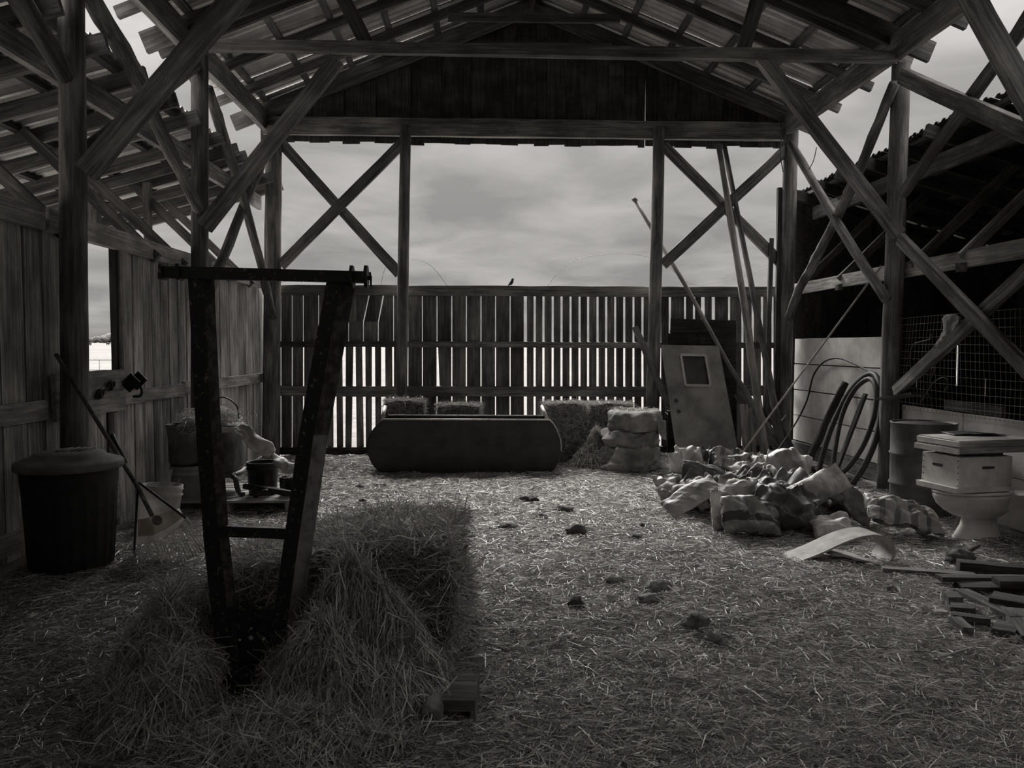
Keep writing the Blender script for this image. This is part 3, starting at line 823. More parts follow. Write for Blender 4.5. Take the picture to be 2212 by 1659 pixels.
# the shell joining the two panels: open at the top
V, Fc = [], []
cen = sum(P0, Vector((0, 0, 0))) / len(P0)
for p in P0:
    q = p + (cen - p).normalized() * 0.02
    V += [p, p + Vector((0, Yt1 - Yt0, 0)), q, q + Vector((0, Yt1 - Yt0, 0))]
for i in range(len(P0) - 1):
    a, b = i * 4, i * 4 + 4
    Fc += [(a, b, b + 1, a + 1), (a + 3, b + 3, b + 2, a + 2)]
mesh('shell', V, Fc, MAT['trough'], tr)
tube('rim', [P0[0] + Vector((0, -.012, .004)), P0[-1] + Vector((0, -.012, .004))], 0.011, MAT['rim'], tr, 8, 1)  # pale tube: the light along the top edge put into the colour
tube('rim', [P0[0] + Vector((0, Yt1 - Yt0, .004)), P0[-1] + Vector((0, Yt1 - Yt0, .004))], 0.011, MAT['rim'], tr, 8, 1)
tube('end_rim', [p + Vector((0, -.014, 0)) for p in P0[:5]], 0.006, MAT['blackmetal'], tr, 6, 3)
tube('end_rim', [p + Vector((0, -.014, 0)) for p in P0[-5:]], 0.008, MAT['rim'], tr, 6, 3)
tube('handle', [atY(826, 908, 9.95), atY(832, 878, 10.1)], 0.024, MAT['rim'], tr, 8, 1)
tube('handle', [atY(1183, 908, 9.95), atY(1170, 877, 10.1)], 0.024, MAT['rim'], tr, 8, 1)

# ---------------------------------------------------------------- hay bales
def surf_box(n, size, top_bias=1.6):
    """random points and normals on a box (five faces)"""
    a, b, c = size
    A = np.array([b * c, b * c, a * c, a * c, a * b * top_bias]); f = rng.choice(5, n, p=A / A.sum())
    u, v = rng.uniform(-.5, .5, n), rng.uniform(-.5, .5, n)
    P = np.zeros((n, 3)); Nn = np.zeros((n, 3))
    for k, (ax, sg) in enumerate(((0, -1), (0, 1), (1, -1), (1, 1), (2, 1))):
        m = f == k; o_ = [i for i in range(3) if i != ax]
        P[m, ax] = sg * .5; P[m, o_[0]] = u[m]; P[m, o_[1]] = v[m]; Nn[m, ax] = sg
    return P * np.array(size), Nn
def bale(c, size, rz, label, n, L=(.06, .2), wd=.004, group=None, rx=0, ry=0, seed=0, twine=True, deform=None):
    e = thing('hay_bale', c, label, 'hay bale', group)
    R = np.array(Matrix.Rotation(rz, 3, 'Z') @ Matrix.Rotation(ry, 3, 'Y') @ Matrix.Rotation(rx, 3, 'X'))
    # core
    import bmesh
    bm = bmesh.new(); bmesh.ops.create_cube(bm, size=1.0)
    bmesh.ops.subdivide_edges(bm, edges=bm.edges[:], cuts=9, use_grid_fill=True)
    V = []
    for v in bm.verts:
        p = v.co.copy()
        q = Vector((p.x * size[0], p.y * size[1], (p.z) * size[2]))
        k = max(0, (abs(p.x) + abs(p.y) + abs(p.z)) - 1.1) * .16
        q *= 1 - k
        q += q.normalized() * 0.02 * mnoise.fractal(p * 5 + Vector((seed, 0, 0)), .6, 2, 3)
        v.co = q
    for v in bm.verts:
        p = Vector(R @ np.array(v.co))
        if deform: p = deform(p)
        v.co = p
    me = bpy.data.meshes.new('core'); bm.to_mesh(me); bm.free(); me.materials.append(MAT['hay'])
    o = bpy.data.objects.new('core', me); COL.objects.link(o); o.matrix_world = Matrix.Translation(Vector(c) + Z3 * size[2] * .5); attach(o, e)
    P, Nn = surf_box(n, size)
    D = rng.normal(size=(n, 3)) * np.array([1.0, .55, .6]); D -= Nn * (D * Nn).sum(1, keepdims=True) * .75
    D += Nn * rng.normal(0, .22, (n, 1))
    P = P * .985 + Nn * rng.uniform(-.006, .018, (n, 1))
    P = P @ R.T; D = D @ R.T
    if deform: P = np.array([tuple(deform(Vector(p))) for p in P])
    P = P + np.array(c) + np.array([0, 0, size[2] * .5])
    straws('straw', P, D, rng.uniform(*L, n), rng.uniform(.6, 1.3, n) * wd, MAT['haystraw'], e, .25)
    return e
g = 'small hay bales along the fence'
def far_bale(px, py_base, Y, w, d, h, rz, label, n=2600, ground=True):
    p = atY(px, py_base, Y); z = fz(p.x, Y) - .01 if ground else p.z
    return bale((p.x, Y, z), (w, d, h), rz, label, n, (.05, .16), .0045, g, seed=px)
far_bale(875, 985, 11.0, .54, .42, .86, .05, 'hay bale showing over the trough beside the slim post')
far_bale(993, 985, 11.05, .60, .42, .80, -.06, 'lower hay bale showing over the middle of the trough')
far_bale(1219, 1000, 10.95, .56, .45, .82, .08, 'hay bale standing free just past the end of the trough', 3800)
far_bale(1316, 995, 11.05, .60, .45, .82, -.05, 'hay bale half hidden behind the stack of covered tyres', 3600)

# loose hay fallen between the bales
def mound(name, label, cx, cy, rx, ry, h, n, L=(.08, .3), wd=.004, rz=0.0, flow=None, group=None, power=1.0, seed=0, lift=0.03, extra=None):
    """a heap of loose hay: a low core under many straws"""
    e = thing(name, (cx, cy, fz(cx, cy)), label, 'hay', group, 'stuff')
    ca, sa = math.cos(rz), math.sin(rz)
    def hz(u, v):
        r = np.sqrt(u * u + v * v)
        b = np.clip(1 - r, 0, None) ** power
        return h * b * (1 + .35 * vnoise(u * 3, v * 3, 2.0, seed))
    k = 26
    uu, vv = np.meshgrid(np.linspace(-1, 1, k), np.linspace(-1, 1, k))
    zz = hz(uu, vv)
    x = cx + (uu * rx * ca - vv * ry * sa); y = cy + (uu * rx * sa + vv * ry * ca)
    if extra is not None: zz = zz + extra(x, y)
    V = np.stack([x, y, floor_z(x, y) + zz - .012], -1).reshape(-1, 3)
    Fc = [(j * k + i, j * k + i + 1, (j + 1) * k + i + 1, (j + 1) * k + i) for j in range(k - 1) for i in range(k - 1)]
    o = mesh('core', V.tolist(), Fc, MAT['hay'], e, None, True); o['kind'] = 'stuff'
    r = np.sqrt(rng.uniform(0, 1.05, n)); th = rng.uniform(0, 2 * math.pi, n)
    u, v = r * np.cos(th), r * np.sin(th)
    z = hz(u, v)
    ep = 0.02
    du = (hz(u + ep, v) - z) / (ep * rx); dv = (hz(u, v + ep) - z) / (ep * ry)
    gx_, gy_ = du * ca - dv * sa, du * sa + dv * ca
    x = cx + (u * rx * ca - v * ry * sa); y = cy + (u * rx * sa + v * ry * ca)
    if extra is not None: z = z + extra(x, y)
    P = np.stack([x, y, floor_z(x, y) + z + rng.uniform(-.005, lift, n)], -1)
    dn = np.stack([-gx_, -gy_, np.zeros(n)], -1); ln = np.linalg.norm(dn, axis=1, keepdims=True)
    dn = dn / (ln + .12)
    D = dn * rng.uniform(.2, 1.5, (n, 1)) + rng.normal(0, .55, (n, 3)) * np.array([1, 1, .35])
    if flow is not None: D += np.array(flow) * rng.uniform(0, 1.3, (n, 1))
    D[:, 2] += D[:, 0] * gx_ + D[:, 1] * gy_ + rng.normal(0, .12, n)
    straws('straw', P, D, rng.uniform(*L, n), rng.uniform(.6, 1.3, n) * wd, MAT['haystraw'], e, .3)
    return e
mound('loose_hay', 'loose hay slumped between the free bale and the covered tyres', 1.55, 10.45, .42, .3, .42, 2600, (.06, .22), .0045, seed=5)

# ---------------------------------------------------------------- big broken bale and the loose hay around the steel frame
def sag(p):
    q = p.copy()
    k = max(0, -(p.x - .15)) / .55
    up = (p.z + .31) / .62
    q.z -= (.13 * k + .02 * math.sin(p.y * 6)) * up
    q.x -= .12 * k * (1 - up) * .5
    q.x += 0.03 * math.sin(up * 5 + p.y * 3)
    return q
bale((-.70, 4.28, -.01), (1.15, .95, .63), math.radians(-4), 'big dark broken hay bale, tallest thing in the near hay', 30000, (.07, .26), .0042, seed=3, deform=sag)
mound('loose_hay', 'ridge of loose hay spilling down in front of the big bale', -.57, 3.60, .55, .37, .52, 26000, (.08, .34), .0038, -.75, (.5, -.5, -.3), seed=8, power=.95)
mound('loose_hay', 'low heap of loose hay on the far side of the steel frame, by the rake', -1.44, 3.68, .27, .62, .44, 15000, (.08, .34), .0038, .15, (-.3, -.4, 0), seed=9, power=.9)
mound('loose_hay', 'thin hay strewn on the floor right before the steel frame', -.75, 3.12, .5, .26, .09, 5000, (.08, .30), .0036, 0, None, seed=10)

# ---------------------------------------------------------------- steel frame with toolbar
sf = thing('toolbar_frame', (-1.15, 3.68, 0), 'black steel frame with a square toolbar across its top, standing in the hay', 'implement')
YS = 3.68
def ps(x, y, dy=0.0): return atY(x, y, YS + dy)
def bar(name, a, b, w, t, dy=0.0, mat='steel', **k):
    p0, p1 = ps(*a, dy), ps(*b, dy)
    return board(name, p0, p1, w, t, MAT[mat], sf, (p1 - p0).cross(Y3), 3, 0.0012, **k)
bar('toolbar', (347, 588), (793, 599), .052, .052, -.02)
for x, nm in ((352, 'collar'), (389, 'collar')):
    bar(nm, (x, 572), (x, 604), .016, .075, -.02)
for x in (757, 788):
    p = ps(x, 598, -.02)
    slab('clamp_plate', [p + Vector((0, a, b)) for a, b in ((-.02, -.05), (.02, -.05), (.045, -.02), (.045, .02), (.02, .05), (-.02, .05), (-.045, .02), (-.045, -.02))], (.014, 0, 0), MAT['steel'], sf)
tube('pin', [ps(790, 600, -.02), ps(803, 601, -.02)], .01, MAT['steel'], sf, 8, 1)
tube('pin_clip', [ps(799, 588, -.03), ps(801, 602, -.03), ps(801, 620, -.03)], .005, MAT['steel'], sf, 6, 3)
# legs: angle irons, a front face and a side flange
def leg(pts, w0, side, dpt):
    for i in range(len(pts) - 1):
        bar('leg_face', pts[i], pts[i + 1], w0, .012, -.03)
        p0, p1 = ps(*pts[i]), ps(*pts[i + 1])
        off = Vector((side * w0 * .5, dpt * .5 - .03, 0))
        wd_ = Vector((.62, .78, 0))
        off = Vector((w0 * .5, -.03, 0)) + wd_ * dpt * .5
        board('leg_flange', p0 + off, p1 + off, dpt, .012, MAT['steel_pale' if dpt > .08 and i > 0 else 'steel_worn_lit'], sf, wd_, 3, .001)  # flanges paler than the faces: side light put into the colour, plus wear
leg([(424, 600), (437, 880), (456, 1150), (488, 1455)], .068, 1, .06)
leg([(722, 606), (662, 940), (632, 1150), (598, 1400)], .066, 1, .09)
bar('cross_bar', (462, 1146), (625, 1152), .05, .03, -.02)
slab('front_plate', [ps(*p, -.0) for p in ((476, 1318), (596, 1320), (592, 1462), (482, 1462))], (0, .012, 0), MAT['steel'], sf)
bar('slot_bar', (478, 1322), (512, 1323), .05, .03, -.02); bar('slot_bar', (560, 1324), (598, 1325), .05, .03, -.02)
bar('hook', (528, 1300), (545, 1322), .03, .02, 0); bar('inner_rib', (490, 1340), (503, 1455), .014, .03, -.03)
bar('lower_bar', (478, 1462), (602, 1464), .045, .10, -.08)
bar('foot_bar', (480, 1492), (604, 1494), .05, .09, -.06)
for x, y, r in ((542, 1378, .012), (518, 1382, .007), (571, 1380, .008), (543, 1357, .006)):
    p = ps(x, y, -.012)
    lathe('bolt', [(0, .008), (r * .8, .007), (r, 0)], MAT['rim'], sf, Matrix.Translation(p) @ Matrix.Rotation(math.pi / 2, 4, 'X'), 10)
# wooden skid in the near hay
sk = thing('timber_skid', (-.1, 3.3, 0), 'short timber skid with a round log end poking out of the hay', 'skid')
box('deck_board', atY(962, 1492, 3.35), (.27, .28, .05), W['beam'], sk, -.06, jit=.004)
p = atY(936, 1516, 3.26)
log('log', [p + Vector((0, -.10, 0)), p + Vector((.03, .34, .0))], .044, .05, W['post'], sk, 14, .05, 3)
box('runner', atY(968, 1546, 3.36), (.25, .26, .045), W['dark'], sk, -.06, jit=.004)
box('side_block', atY(1026, 1512, 3.36), (.02, .24, .14), W['beam'], sk, -.06, jit=.003)

# ---------------------------------------------------------------- dustbin
bc = Vector((-2.73, 5.36, fz(-2.73, 5.36) - .01))
e = thing('dustbin', bc, 'black ribbed plastic dustbin with a dusty domed lid', 'bin')
def ribs(r, z, th):
    return r + (.012 * (1 if math.sin(th * 22) > .2 else 0) if .05 < z < .56 else 0)
lathe('body', [(0.0, 0), (.235, 0), (.24, .02), (.245, .06), (.285, .56), (.29, .6), (.295, .70), (.30, .72)], MAT['can'], e, Matrix.Translation(bc), 132, True, ribs)
lathe('lid', [(.325, .685), (.328, .70), (.328, .725), (.318, .735), (.29, .745), (.225, .765), (.215, .785), (.15, .80), (0.0, .806)], MAT['canlid'], e, Matrix.Translation(bc), 56)
for k in range(4):
    tube('lid_rib', [bc + Vector((-.02 + k * .04, -.12 + k * .015, .801)), bc + Vector((.0 + k * .04, .04 + k * .015, .806))], .012, MAT['canlid'], e, 8, 2)
box('side_handle', bc + Vector((-.12, -.265, .64)), (.14, .03, .03), MAT['can'], e, -.4)

# ---------------------------------------------------------------- leaf rake
rk = thing('leaf_rake', (-2.35, 5.6, 0.05), 'fan-shaped plastic leaf rake leaning by the dustbin', 'rake')
def pr(x, y): return atY(x, y, 5.72 - .2 * (y - 1040) / 200)
tube('handle', [atX(121, 765, -3.06), pr(300, 1048) + Vector((0, -.03, 0)), pr(332, 1113) + Vector((0, -.025, 0))], .0155, W['post'], rk, 10, 1)
tube('grip', [pr(240, 940) + Vector((.0, .01, 0)), pr(272, 1000) + Vector((0, -.02, 0))], .019, MAT['rubber'], rk, 10, 1)
arc0, arc1 = (292, 1172), (404, 1120)
arcp = [(292, 1178), (330, 1172), (362, 1157), (388, 1136), (402, 1118)]
slab('fan_plate', [pr(300, 1040)] + [pr(*p) for p in arcp], (0, .006, 0), MAT['rake'], rk)
slab('print_band', [pr(x, y) + Vector((0, -.004, 0)) for x, y in ((300, 1124), (388, 1078 + 20), (398, 1116), (360, 1143), (330, 1156), (298, 1160))], (0, .002, 0), MAT['rakeprint'], rk)
slab('print_mark', [pr(x, y) + Vector((0, -.006, 0)) for x, y in ((298, 1122), (320, 1118), (336, 1142), (322, 1154), (300, 1157))], (0, .001, 0), MAT['rakeprint'], rk)
slab('print_mark', [pr(340 + 12 * math.cos(a), 1124 + 11 * math.sin(a)) + Vector((0, -.006, 0)) for a in [k * .524 for k in range(12)]], (0, .001, 0), MAT['rake'], rk)
tube('edge_rib', [pr(300, 1040) + Vector((0, -.01, 0)), pr(292, 1178) + Vector((0, -.01, 0)), pr(290, 1238)], .008, MAT['rubber'], rk, 6, 1)
tube('edge_rib', [pr(302, 1042) + Vector((0, -.01, 0)), pr(402, 1118) + Vector((0, -.01, 0))], .009, MAT['rubber'], rk, 6, 1)
for k in range(24):
    a = k / 23
    q = smooth_path([pr(*p) for p in arcp], 8); st = q[int(a * (len(q) - 1))]
    ex = 290 + 165 * a ** .8; ey = 1240 - 62 * a ** 1.6
    en = pr(ex, ey); en.z = max(en.z, fz(en.x, en.y) + .01)
    tube('tine', [st, st.lerp(en, .55), en + Vector((0, -.01, 0))], .005, MAT['rake'], rk, 5, 2)

# ---------------------------------------------------------------- buckets
def bucket(c, r, h, mat, label, tilt=(0, 0), hoop=True, group=None, cat='bucket'):
    e = thing('bucket', c, label, cat, group)
    mw = Matrix.Translation(c) @ Matrix.Rotation(tilt[0], 4, 'X') @ Matrix.Rotation(tilt[1], 4, 'Y')
    lathe('body', [(0, 0), (r * .85, 0), (r * .86, .01), (r * .96, h * .78), (r * 1.03, h * .79), (r * 1.03, h * .81), (r * .98, h * .82), (r * .99, h * .90), (r * 1.04, h * .91), (r * 1.04, h * .93), (r, h * .94), (r * 1.02, h), (r * .97, h), (r * .95, h * .93), (r * .84, .02), (0, .02)], mat, e, mw, 36)
    return e.children[0], mw
c = Vector((-2.63, 6.55, fz(-2.63, 6.55)))
c.z += .02
e, mw = bucket(c, .155, .40, MAT['bucket'], 'white bucket with a round emblem and debris sticking out, behind the rake', (-.06, .06))
def on_bucket(u, z, r0=.153):   # u = angle toward +x from the viewer side, z height
    rr = r0 * (.86 + .1 * z / .31) * 1.005 + .001
    return mw @ Vector((math.sin(u) * rr, -math.cos(u) * rr, z))
tube('emblem_ring', [on_bucket(.62 + .13 * math.cos(a), .17 + .018 * math.sin(a)) for a in [k * .449 for k in range(14)]], .0016, MAT['ink'], e, 4, 1, True)
tube('emblem_mark', [on_bucket(.62 + .06 * math.cos(a), .17 + .009 * math.sin(a)) for a in [.5 + k * .5 for k in range(11)]], .0014, MAT['ink'], e, 4, 1)
tube('emblem_arc', [on_bucket(.1 + .75 * k / 10, .13 + .085 * math.sin(.3 + 2.0 * k / 10)) for k in range(11)], .0016, MAT['ink'], e, 4, 2)
tube('emblem_line', [on_bucket(.12 + .8 * k / 6, .125 - .006 * k / 6) for k in range(7)], .002, MAT['ink'], e, 4, 1)
for zz, a0, a1 in ((.10, .45, .95), (.085, .5, .9)):
    for k in range(6):
        u = a0 + (a1 - a0) * k / 6
        tube('print_stroke', [on_bucket(u, zz), on_bucket(u + .05, zz + .004)], .0018, MAT['ink'], e, 4, 1)
for pts, nm in (([(-.09, 0, .30), (.03, .03, .30), (.06, .02, .53), (.03, .0, .50)], 'a'), ([(.02, -.02, .3), (.11, 0, .3), (.135, 0, .46)], 'b')):
    o = slab('plastic_shard', [mw @ Vector(p) for p in pts], (0, .01, 0), MAT['greybucket'])
    tag(o, 'large pointed plastic shard standing in the white bucket' if nm == 'a' else 'narrow plastic shard standing in the white bucket', 'shard')
c = Vector((-2.9, 7.88, fz(-2.9, 7.88)))
e, mw = bucket(c, .15, .42, MAT['greybucket'], 'grey printed bucket by the plank wall under a dark pot', (0, .02))
on2 = lambda u, z: mw @ Vector((math.sin(u) * .146 * (.87 + .1 * z / .33), -math.cos(u) * .146 * (.87 + .1 * z / .33), z))
for a, b in (((-.55, .12), (-.55, .31)), ((.25, .12), (.25, .31)), ((-.55, .31), (.25, .31)), ((-.55, .12), (.25, .12))):
    tube('label_line', [on2(a[0] + (b[0] - a[0]) * k / 6, a[1] + (b[1] - a[1]) * k / 6) for k in range(7)], .002, MAT['ink'], e, 4, 1)
for r_ in range(3):
    for k in range(5): tube('print_stroke', [on2(-.42 + .12 * k, .26 - r_ * .045), on2(-.35 + .12 * k, .262 - r_ * .045)], .005, MAT['ink'], e, 4, 1)
c2 = c + Vector((-.01, .0, .422))
e = thing('pot', c2, 'dark round pot standing on the grey bucket, hay trailing over it', 'pot')
lathe('body', [(0, 0), (.12, 0), (.14, .03), (.15, .3), (.165, .38), (.17, .40), (.16, .40), (.145, .3), (.12, .05), (0, .05)], MAT['iron'], e, Matrix.Translation(c2), 28)

# ---------------------------------------------------------------- pallet, stove and what lies on it
pc = Vector((-2.32, 8.1, fz(-2.32, 8.1)))
pl = thing('pallet', pc, 'low wooden pallet carrying the old iron stove', 'pallet')
for k in range(7): board('deck_board', pc + Vector((-.68, -.42 + k * .145, .115)), pc + Vector((.50, -.42 + k * .145, .115)), .125, .022, W['pale'], pl, (0, 1, 0), 3, .004)
for x in (-.66, -.1, .46): board('stringer', pc + Vector((x, -.47, .052)), pc + Vector((x, .5, .052)), .10, .04, W['pale'], pl, (0, 0, 1), 3, .003)
for y in (-.38, .0, .4): board('bottom_board', pc + Vector((-.68, y, .008)), pc + Vector((.50, y, .008)), .1, .018, W['scrap'], pl, (0, 1, 0), 2, .003)
ztop = pc.z + .128
sc = Vector((-2.68, 8.14, ztop))
st = thing('stove', sc, 'old squat iron stove on curved legs, heaped with hay', 'stove')
def bow(r, z, th):
    # rounded square plan, barrel sides
    k = 1 / max(abs(math.cos(th)), abs(math.sin(th))); return r * (0.35 + .65 * min(k, 1.28))
lathe('body', [(0, .2), (.22, .2), (.235, .23), (.25, .40), (.245, .56), (.225, .66), (.0, .66)], MAT['iron'], st, Matrix.Translation(sc), 48, True, bow)
lathe('top_plate', [(0, .655), (.245, .655), (.25, .665), (.25, .68), (0, .685)], MAT['iron'], st, Matrix.Translation(sc), 48, True, bow)
lathe('base_skirt', [(0, .17), (.26, .17), (.27, .19), (.25, .215), (0, .215)], MAT['iron'], st, Matrix.Translation(sc), 48, True, bow)
rr = [(-.13, .30), (.11, .30), (.14, .33), (.14, .55), (.11, .58), (-.13, .58), (-.16, .55), (-.16, .33)]
sd_ = slab('door', [sc + Vector((x * .92, -.25, .44 + (z - .44) * .94)) for x, z in rr], (0, .03, 0), MAT['blackmetal'], st)
tube('door_moulding', [sc + Vector((x, -.262, z)) for x, z in rr], .008, MAT['iron'], sd_, 6, 2, True)
box('door_latch', sc + Vector((.155, -.27, .44)), (.05, .02, .02), MAT['iron'], sd_, jit=.002)
for sx, sy in ((-1, -1), (1, -1), (-1, 1), (1, 1)):
    b = sc + Vector((sx * .2, sy * .2, .19))
    tube('leg', [b, b + Vector((sx * .06, sy * .05, -.03)), b + Vector((sx * .075, sy * .06, -.10)), b + Vector((sx * .11, sy * .08, -.165)), b + Vector((sx * .15, sy * .10, -.175))], .026, MAT['iron'], st, 8, 4)
bp = Vector((-2.18, 7.98, ztop))
e, mw = bucket(bp, .155, .32, MAT['blackmetal'], 'black bucket on the pallet end under a trailing pale cloth')
tube('bail_handle', [bp + Vector((-.16, -.02, .29)), bp + Vector((-.24, -.06, .24)), bp + Vector((-.26, -.08, .16)), bp + Vector((-.19, -.1, .15))], .004, MAT['rope'], e, 5, 4)
sp_ = Vector((-1.90, 7.92, ztop))
e = thing('pot', sp_, 'small black pot full of rubble at the pallet corner', 'pot')
lathe('body', [(0, 0), (.09, 0), (.10, .18), (.105, .18), (.092, .15), (0, .15)], MAT['blackmetal'], e, Matrix.Translation(sp_), 24)
for k in range(8):
    blob('pebble', sp_ + Vector((random.uniform(-.06, .06), random.uniform(-.06, .06), .165)), (.028, .025, .022), MAT['stone'], e, 2, .2, 2, k, False)
# cloth over the stove and the black bucket
def drape(name, grid, mat, label, cat, seed=0, amp=.018, th=0.004):
    """a crumpled sheet through a grid of points (rows of equal length)"""
    rows = [smooth_path(r, 7) for r in grid]; cols = list(zip(*rows)); cols = [smooth_path(c_, 7) for c_ in cols]
    k, m = len(cols), len(cols[0]); V = []
    for i, c_ in enumerate(cols):
        for j, p in enumerate(c_):
            V.append(p + Vector(mnoise.noise_vector(p * 7 + Vector((seed, 0, 0)))) * amp + Vector(mnoise.noise_vector(p * 19 + Vector((seed, 0, 0)))) * amp * .5)
    Fc = [(i * m + j, i * m + j + 1, (i + 1) * m + j + 1, (i + 1) * m + j) for i in range(k - 1) for j in range(m - 1)]
    o = mesh(name, V, Fc, mat, None, None, True)
    if label: tag(o, label, cat)
    md = o.modifiers.new('thick', 'SOLIDIFY'); md.thickness = th
    return o
drape('cloth', [[atY(500, 922, 7.95), atY(525, 913, 7.9), atY(548, 925, 7.85), atY(570, 948, 7.8), atY(598, 974, 7.78)],
                [atY(505, 930, 7.8), atY(524, 934, 7.78), atY(540, 955, 7.74), atY(562, 972, 7.72), atY(592, 982, 7.72)],
                [atY(515, 936, 7.75), atY(525, 952, 7.72), atY(540, 968, 7.68), atY(560, 980, 7.66), atY(585, 988, 7.66)]], MAT['cloth'], 'pale cloth trailing from the stove top over the black bucket', 'cloth', 3, .032)
drape('cloth', [[atY(448, 925, 7.84), atY(480, 922, 7.84), atY(515, 922, 7.84)], [atY(448, 932, 7.80), atY(470, 936, 7.80), atY(512, 930, 7.80)]], MAT['cloth'], 'folded pale rag along the stove top edge', 'cloth', 5, .01)
drape('plastic_bag', [[atY(588, 975, 7.8), atY(606, 985, 7.8), atY(626, 1000, 7.8), atY(645, 1006, 7.75)],
                      [atY(592, 992, 7.72), atY(608, 1003, 7.7), atY(622, 1010, 7.7), atY(640, 1016, 7.7)],
                      [atY(598, 1005, 7.7), atY(608, 1015, 7.68), atY(616, 1022, 7.68), atY(632, 1026, 7.68)]], MAT['sack_grey'], 'crinkled plastic bag hanging off the pallet end', 'bag', 9, .04)
def tuft(c, size, n, label, L=(.05, .16), seed=0, cat='hay', grp=None, wd=.0035, mat='haystraw'):
    P = rng.normal(0, 1, (n, 3)) * np.array(size) * .45 + np.array(c); D = rng.normal(0, 1, (n, 3)) * np.array([1, 1, .5])
    o = straws('hay_tuft', P, D, rng.uniform(*L, n), rng.uniform(.7, 1.3, n) * wd, MAT[mat], None, .5); tag(o, label, cat, grp, 'stuff'); return o
tuft(sc + Vector((.0, -.02, .75)), (.26, .24, .10), 1500, 'hay heaped on top of the iron stove')
tuft(c2 + Vector((.12, -.05, .42)), (.14, .16, .12), 700, 'hay trailing over the dark pot by the plank wall')
wc = thing('wire_coil', sc + Vector((0, 0, .8)), 'loose coils of fence wire standing up out of the hay on the stove', 'wire')
for (x0, x1, yt, yb_) in ((450, 466, 857, 905), (452, 472, 862, 902), (450, 516, 858, 902), (448, 462, 872, 908)):
    m_ = (x0 + x1) / 2
    tube('loop', [atY(x0, yb_, 8.05), atY(x0 + (x1 - x0) * .1, (yt + yb_) / 2 - 8, 8.08), atY(m_, yt, 8.1), atY(x1 - (x1 - x0) * .08, (yt + yb_) / 2 - 4, 8.12), atY(x1, yb_ + 2, 8.12)], .009, MAT['wire'], wc, 5, 6)
o = board('beam', atY(528, 1050, 7.72), atY(645, 1068, 7.58), .05, .05, W['dark'], None, (0, 0, 1), 4, .004); tag(o, 'dark squared beam lying across the pallet end', 'timber')
o = lathe('pipe_stub', [(0, 0), (.035, 0), (.036, .01), (.028, .012), (.028, .15), (0, .15)], MAT['blackmetal'], None, Matrix.Translation(atY(551, 1068, 7.66)) @ Matrix.Rotation(math.radians(75), 4, 'Y') @ Matrix.Rotation(.4, 4, 'X'), 18)
tag(o, 'short dark pipe stub with a flange lying on the pallet', 'pipe')
hd = thing('metal_bar', atZ(572, 1108, .03), 'small metal bar handle lying on the straw in front of the pallet', 'handle')
a, b = atZ(557, 1106, .03), atZ(588, 1107, .03)
tube('rod', [a, b], .01, MAT['blackmetal'], hd, 8, 1)
for p in (a, b): box('end_bracket', p, (.018, .03, .05), MAT['blackmetal'], hd)

# window sill fittings
wfit = thing('ring_fitting', (XW + .09, 6.5, 1.2), 'pair of dark iron rings joined by a bar, screwed to the window sill plank', 'fitting')
q0, q1 = atX(216, 851, XW + .09), atX(240, 833, XW + .09)
for q in (q0, q1):
    tube('ring', [q + Vector((.012 * math.sin(a), .052 * math.cos(a), .036 * math.sin(a))) for a in [k * .628 for k in range(10)]], .012, MAT['blackmetal'], wfit, 8, 2, True)
    box('strap', q, (.03, .03, .075), MAT['blackmetal'], wfit)
tube('bar', [q0, q1], .008, MAT['blackmetal'], wfit, 6, 1)
br = thing('metal_clamp', (XW + .15, 7.0, 1.25), 'black metal box clamp with a bent hook at the end of the sill plank', 'clamp')
c = atX(287, 826, XW + .13)
box('near_plate', c + Vector((0, -.05, 0)), (.11, .015, .13), MAT['blackmetal'], br, 0, 0, .8)
box('far_plate', c + Vector((.03, .03, .015)), (.11, .015, .13), MAT['blackmetal'], br, 0, 0, .8)
tube('hook', [c + Vector((.06, .0, -.02)), c + Vector((.075, .0, -.08)), c + Vector((.06, 0, -.12)), c + Vector((.0, 0, -.125))], .011, MAT['blackmetal'], br, 8, 4)
# ================================================================ THE FENCE CORNER
YC = 11.0
# door leaning on dark sheets
dk = tag(slab('plywood_sheet', [atY(1441, 990, 11.45), atY(1592, 992, 11.45), atY(1590, 692, 11.62), atY(1449, 688, 11.62)], (0, .02, 0), W['dark']), 'big dark plywood sheet leaning on the fence behind the door', 'sheet')
dk2 = tag(slab('plywood_sheet', [atY(1442, 985, 11.38), atY(1548, 985, 11.38), atY(1551, 722, 11.52), atY(1442, 720, 11.52)], (0, .02, 0), W['dark']), 'smaller dark sheet with battens between the door and the big plywood sheet', 'sheet')
for a, b in (((1447, 716), (1540, 716)), ((1487, 722), (1487, 745)), ((1512, 722), (1512, 745))):
    p0, p1 = atY(*a, 11.485), atY(*b, 11.485)
    board('batten', p0, p1, .02, .015, W['dark'], dk2, (p1 - p0).cross(Y3), 2, .001)
def dP(u, v):   # door plane: u across, v up
    tl, trr, brr, bl = atY(1428, 745, 11.33), atY(1552, 748, 11.33), atY(1599, 1003, 10.9), atY(1465, 1003, 10.9)
    return (bl * (1 - u) + brr * u) * (1 - v) + (tl * (1 - u) + trr * u) * v
dn = (dP(1, 0) - dP(0, 0)).cross(dP(0, 1) - dP(0, 0)).normalized()
if dn.y > 0: dn = -dn
de = thing('old_door', dP(.5, 0), 'grey panel door with a small window leaning askew on the fence', 'door', kind='thing')
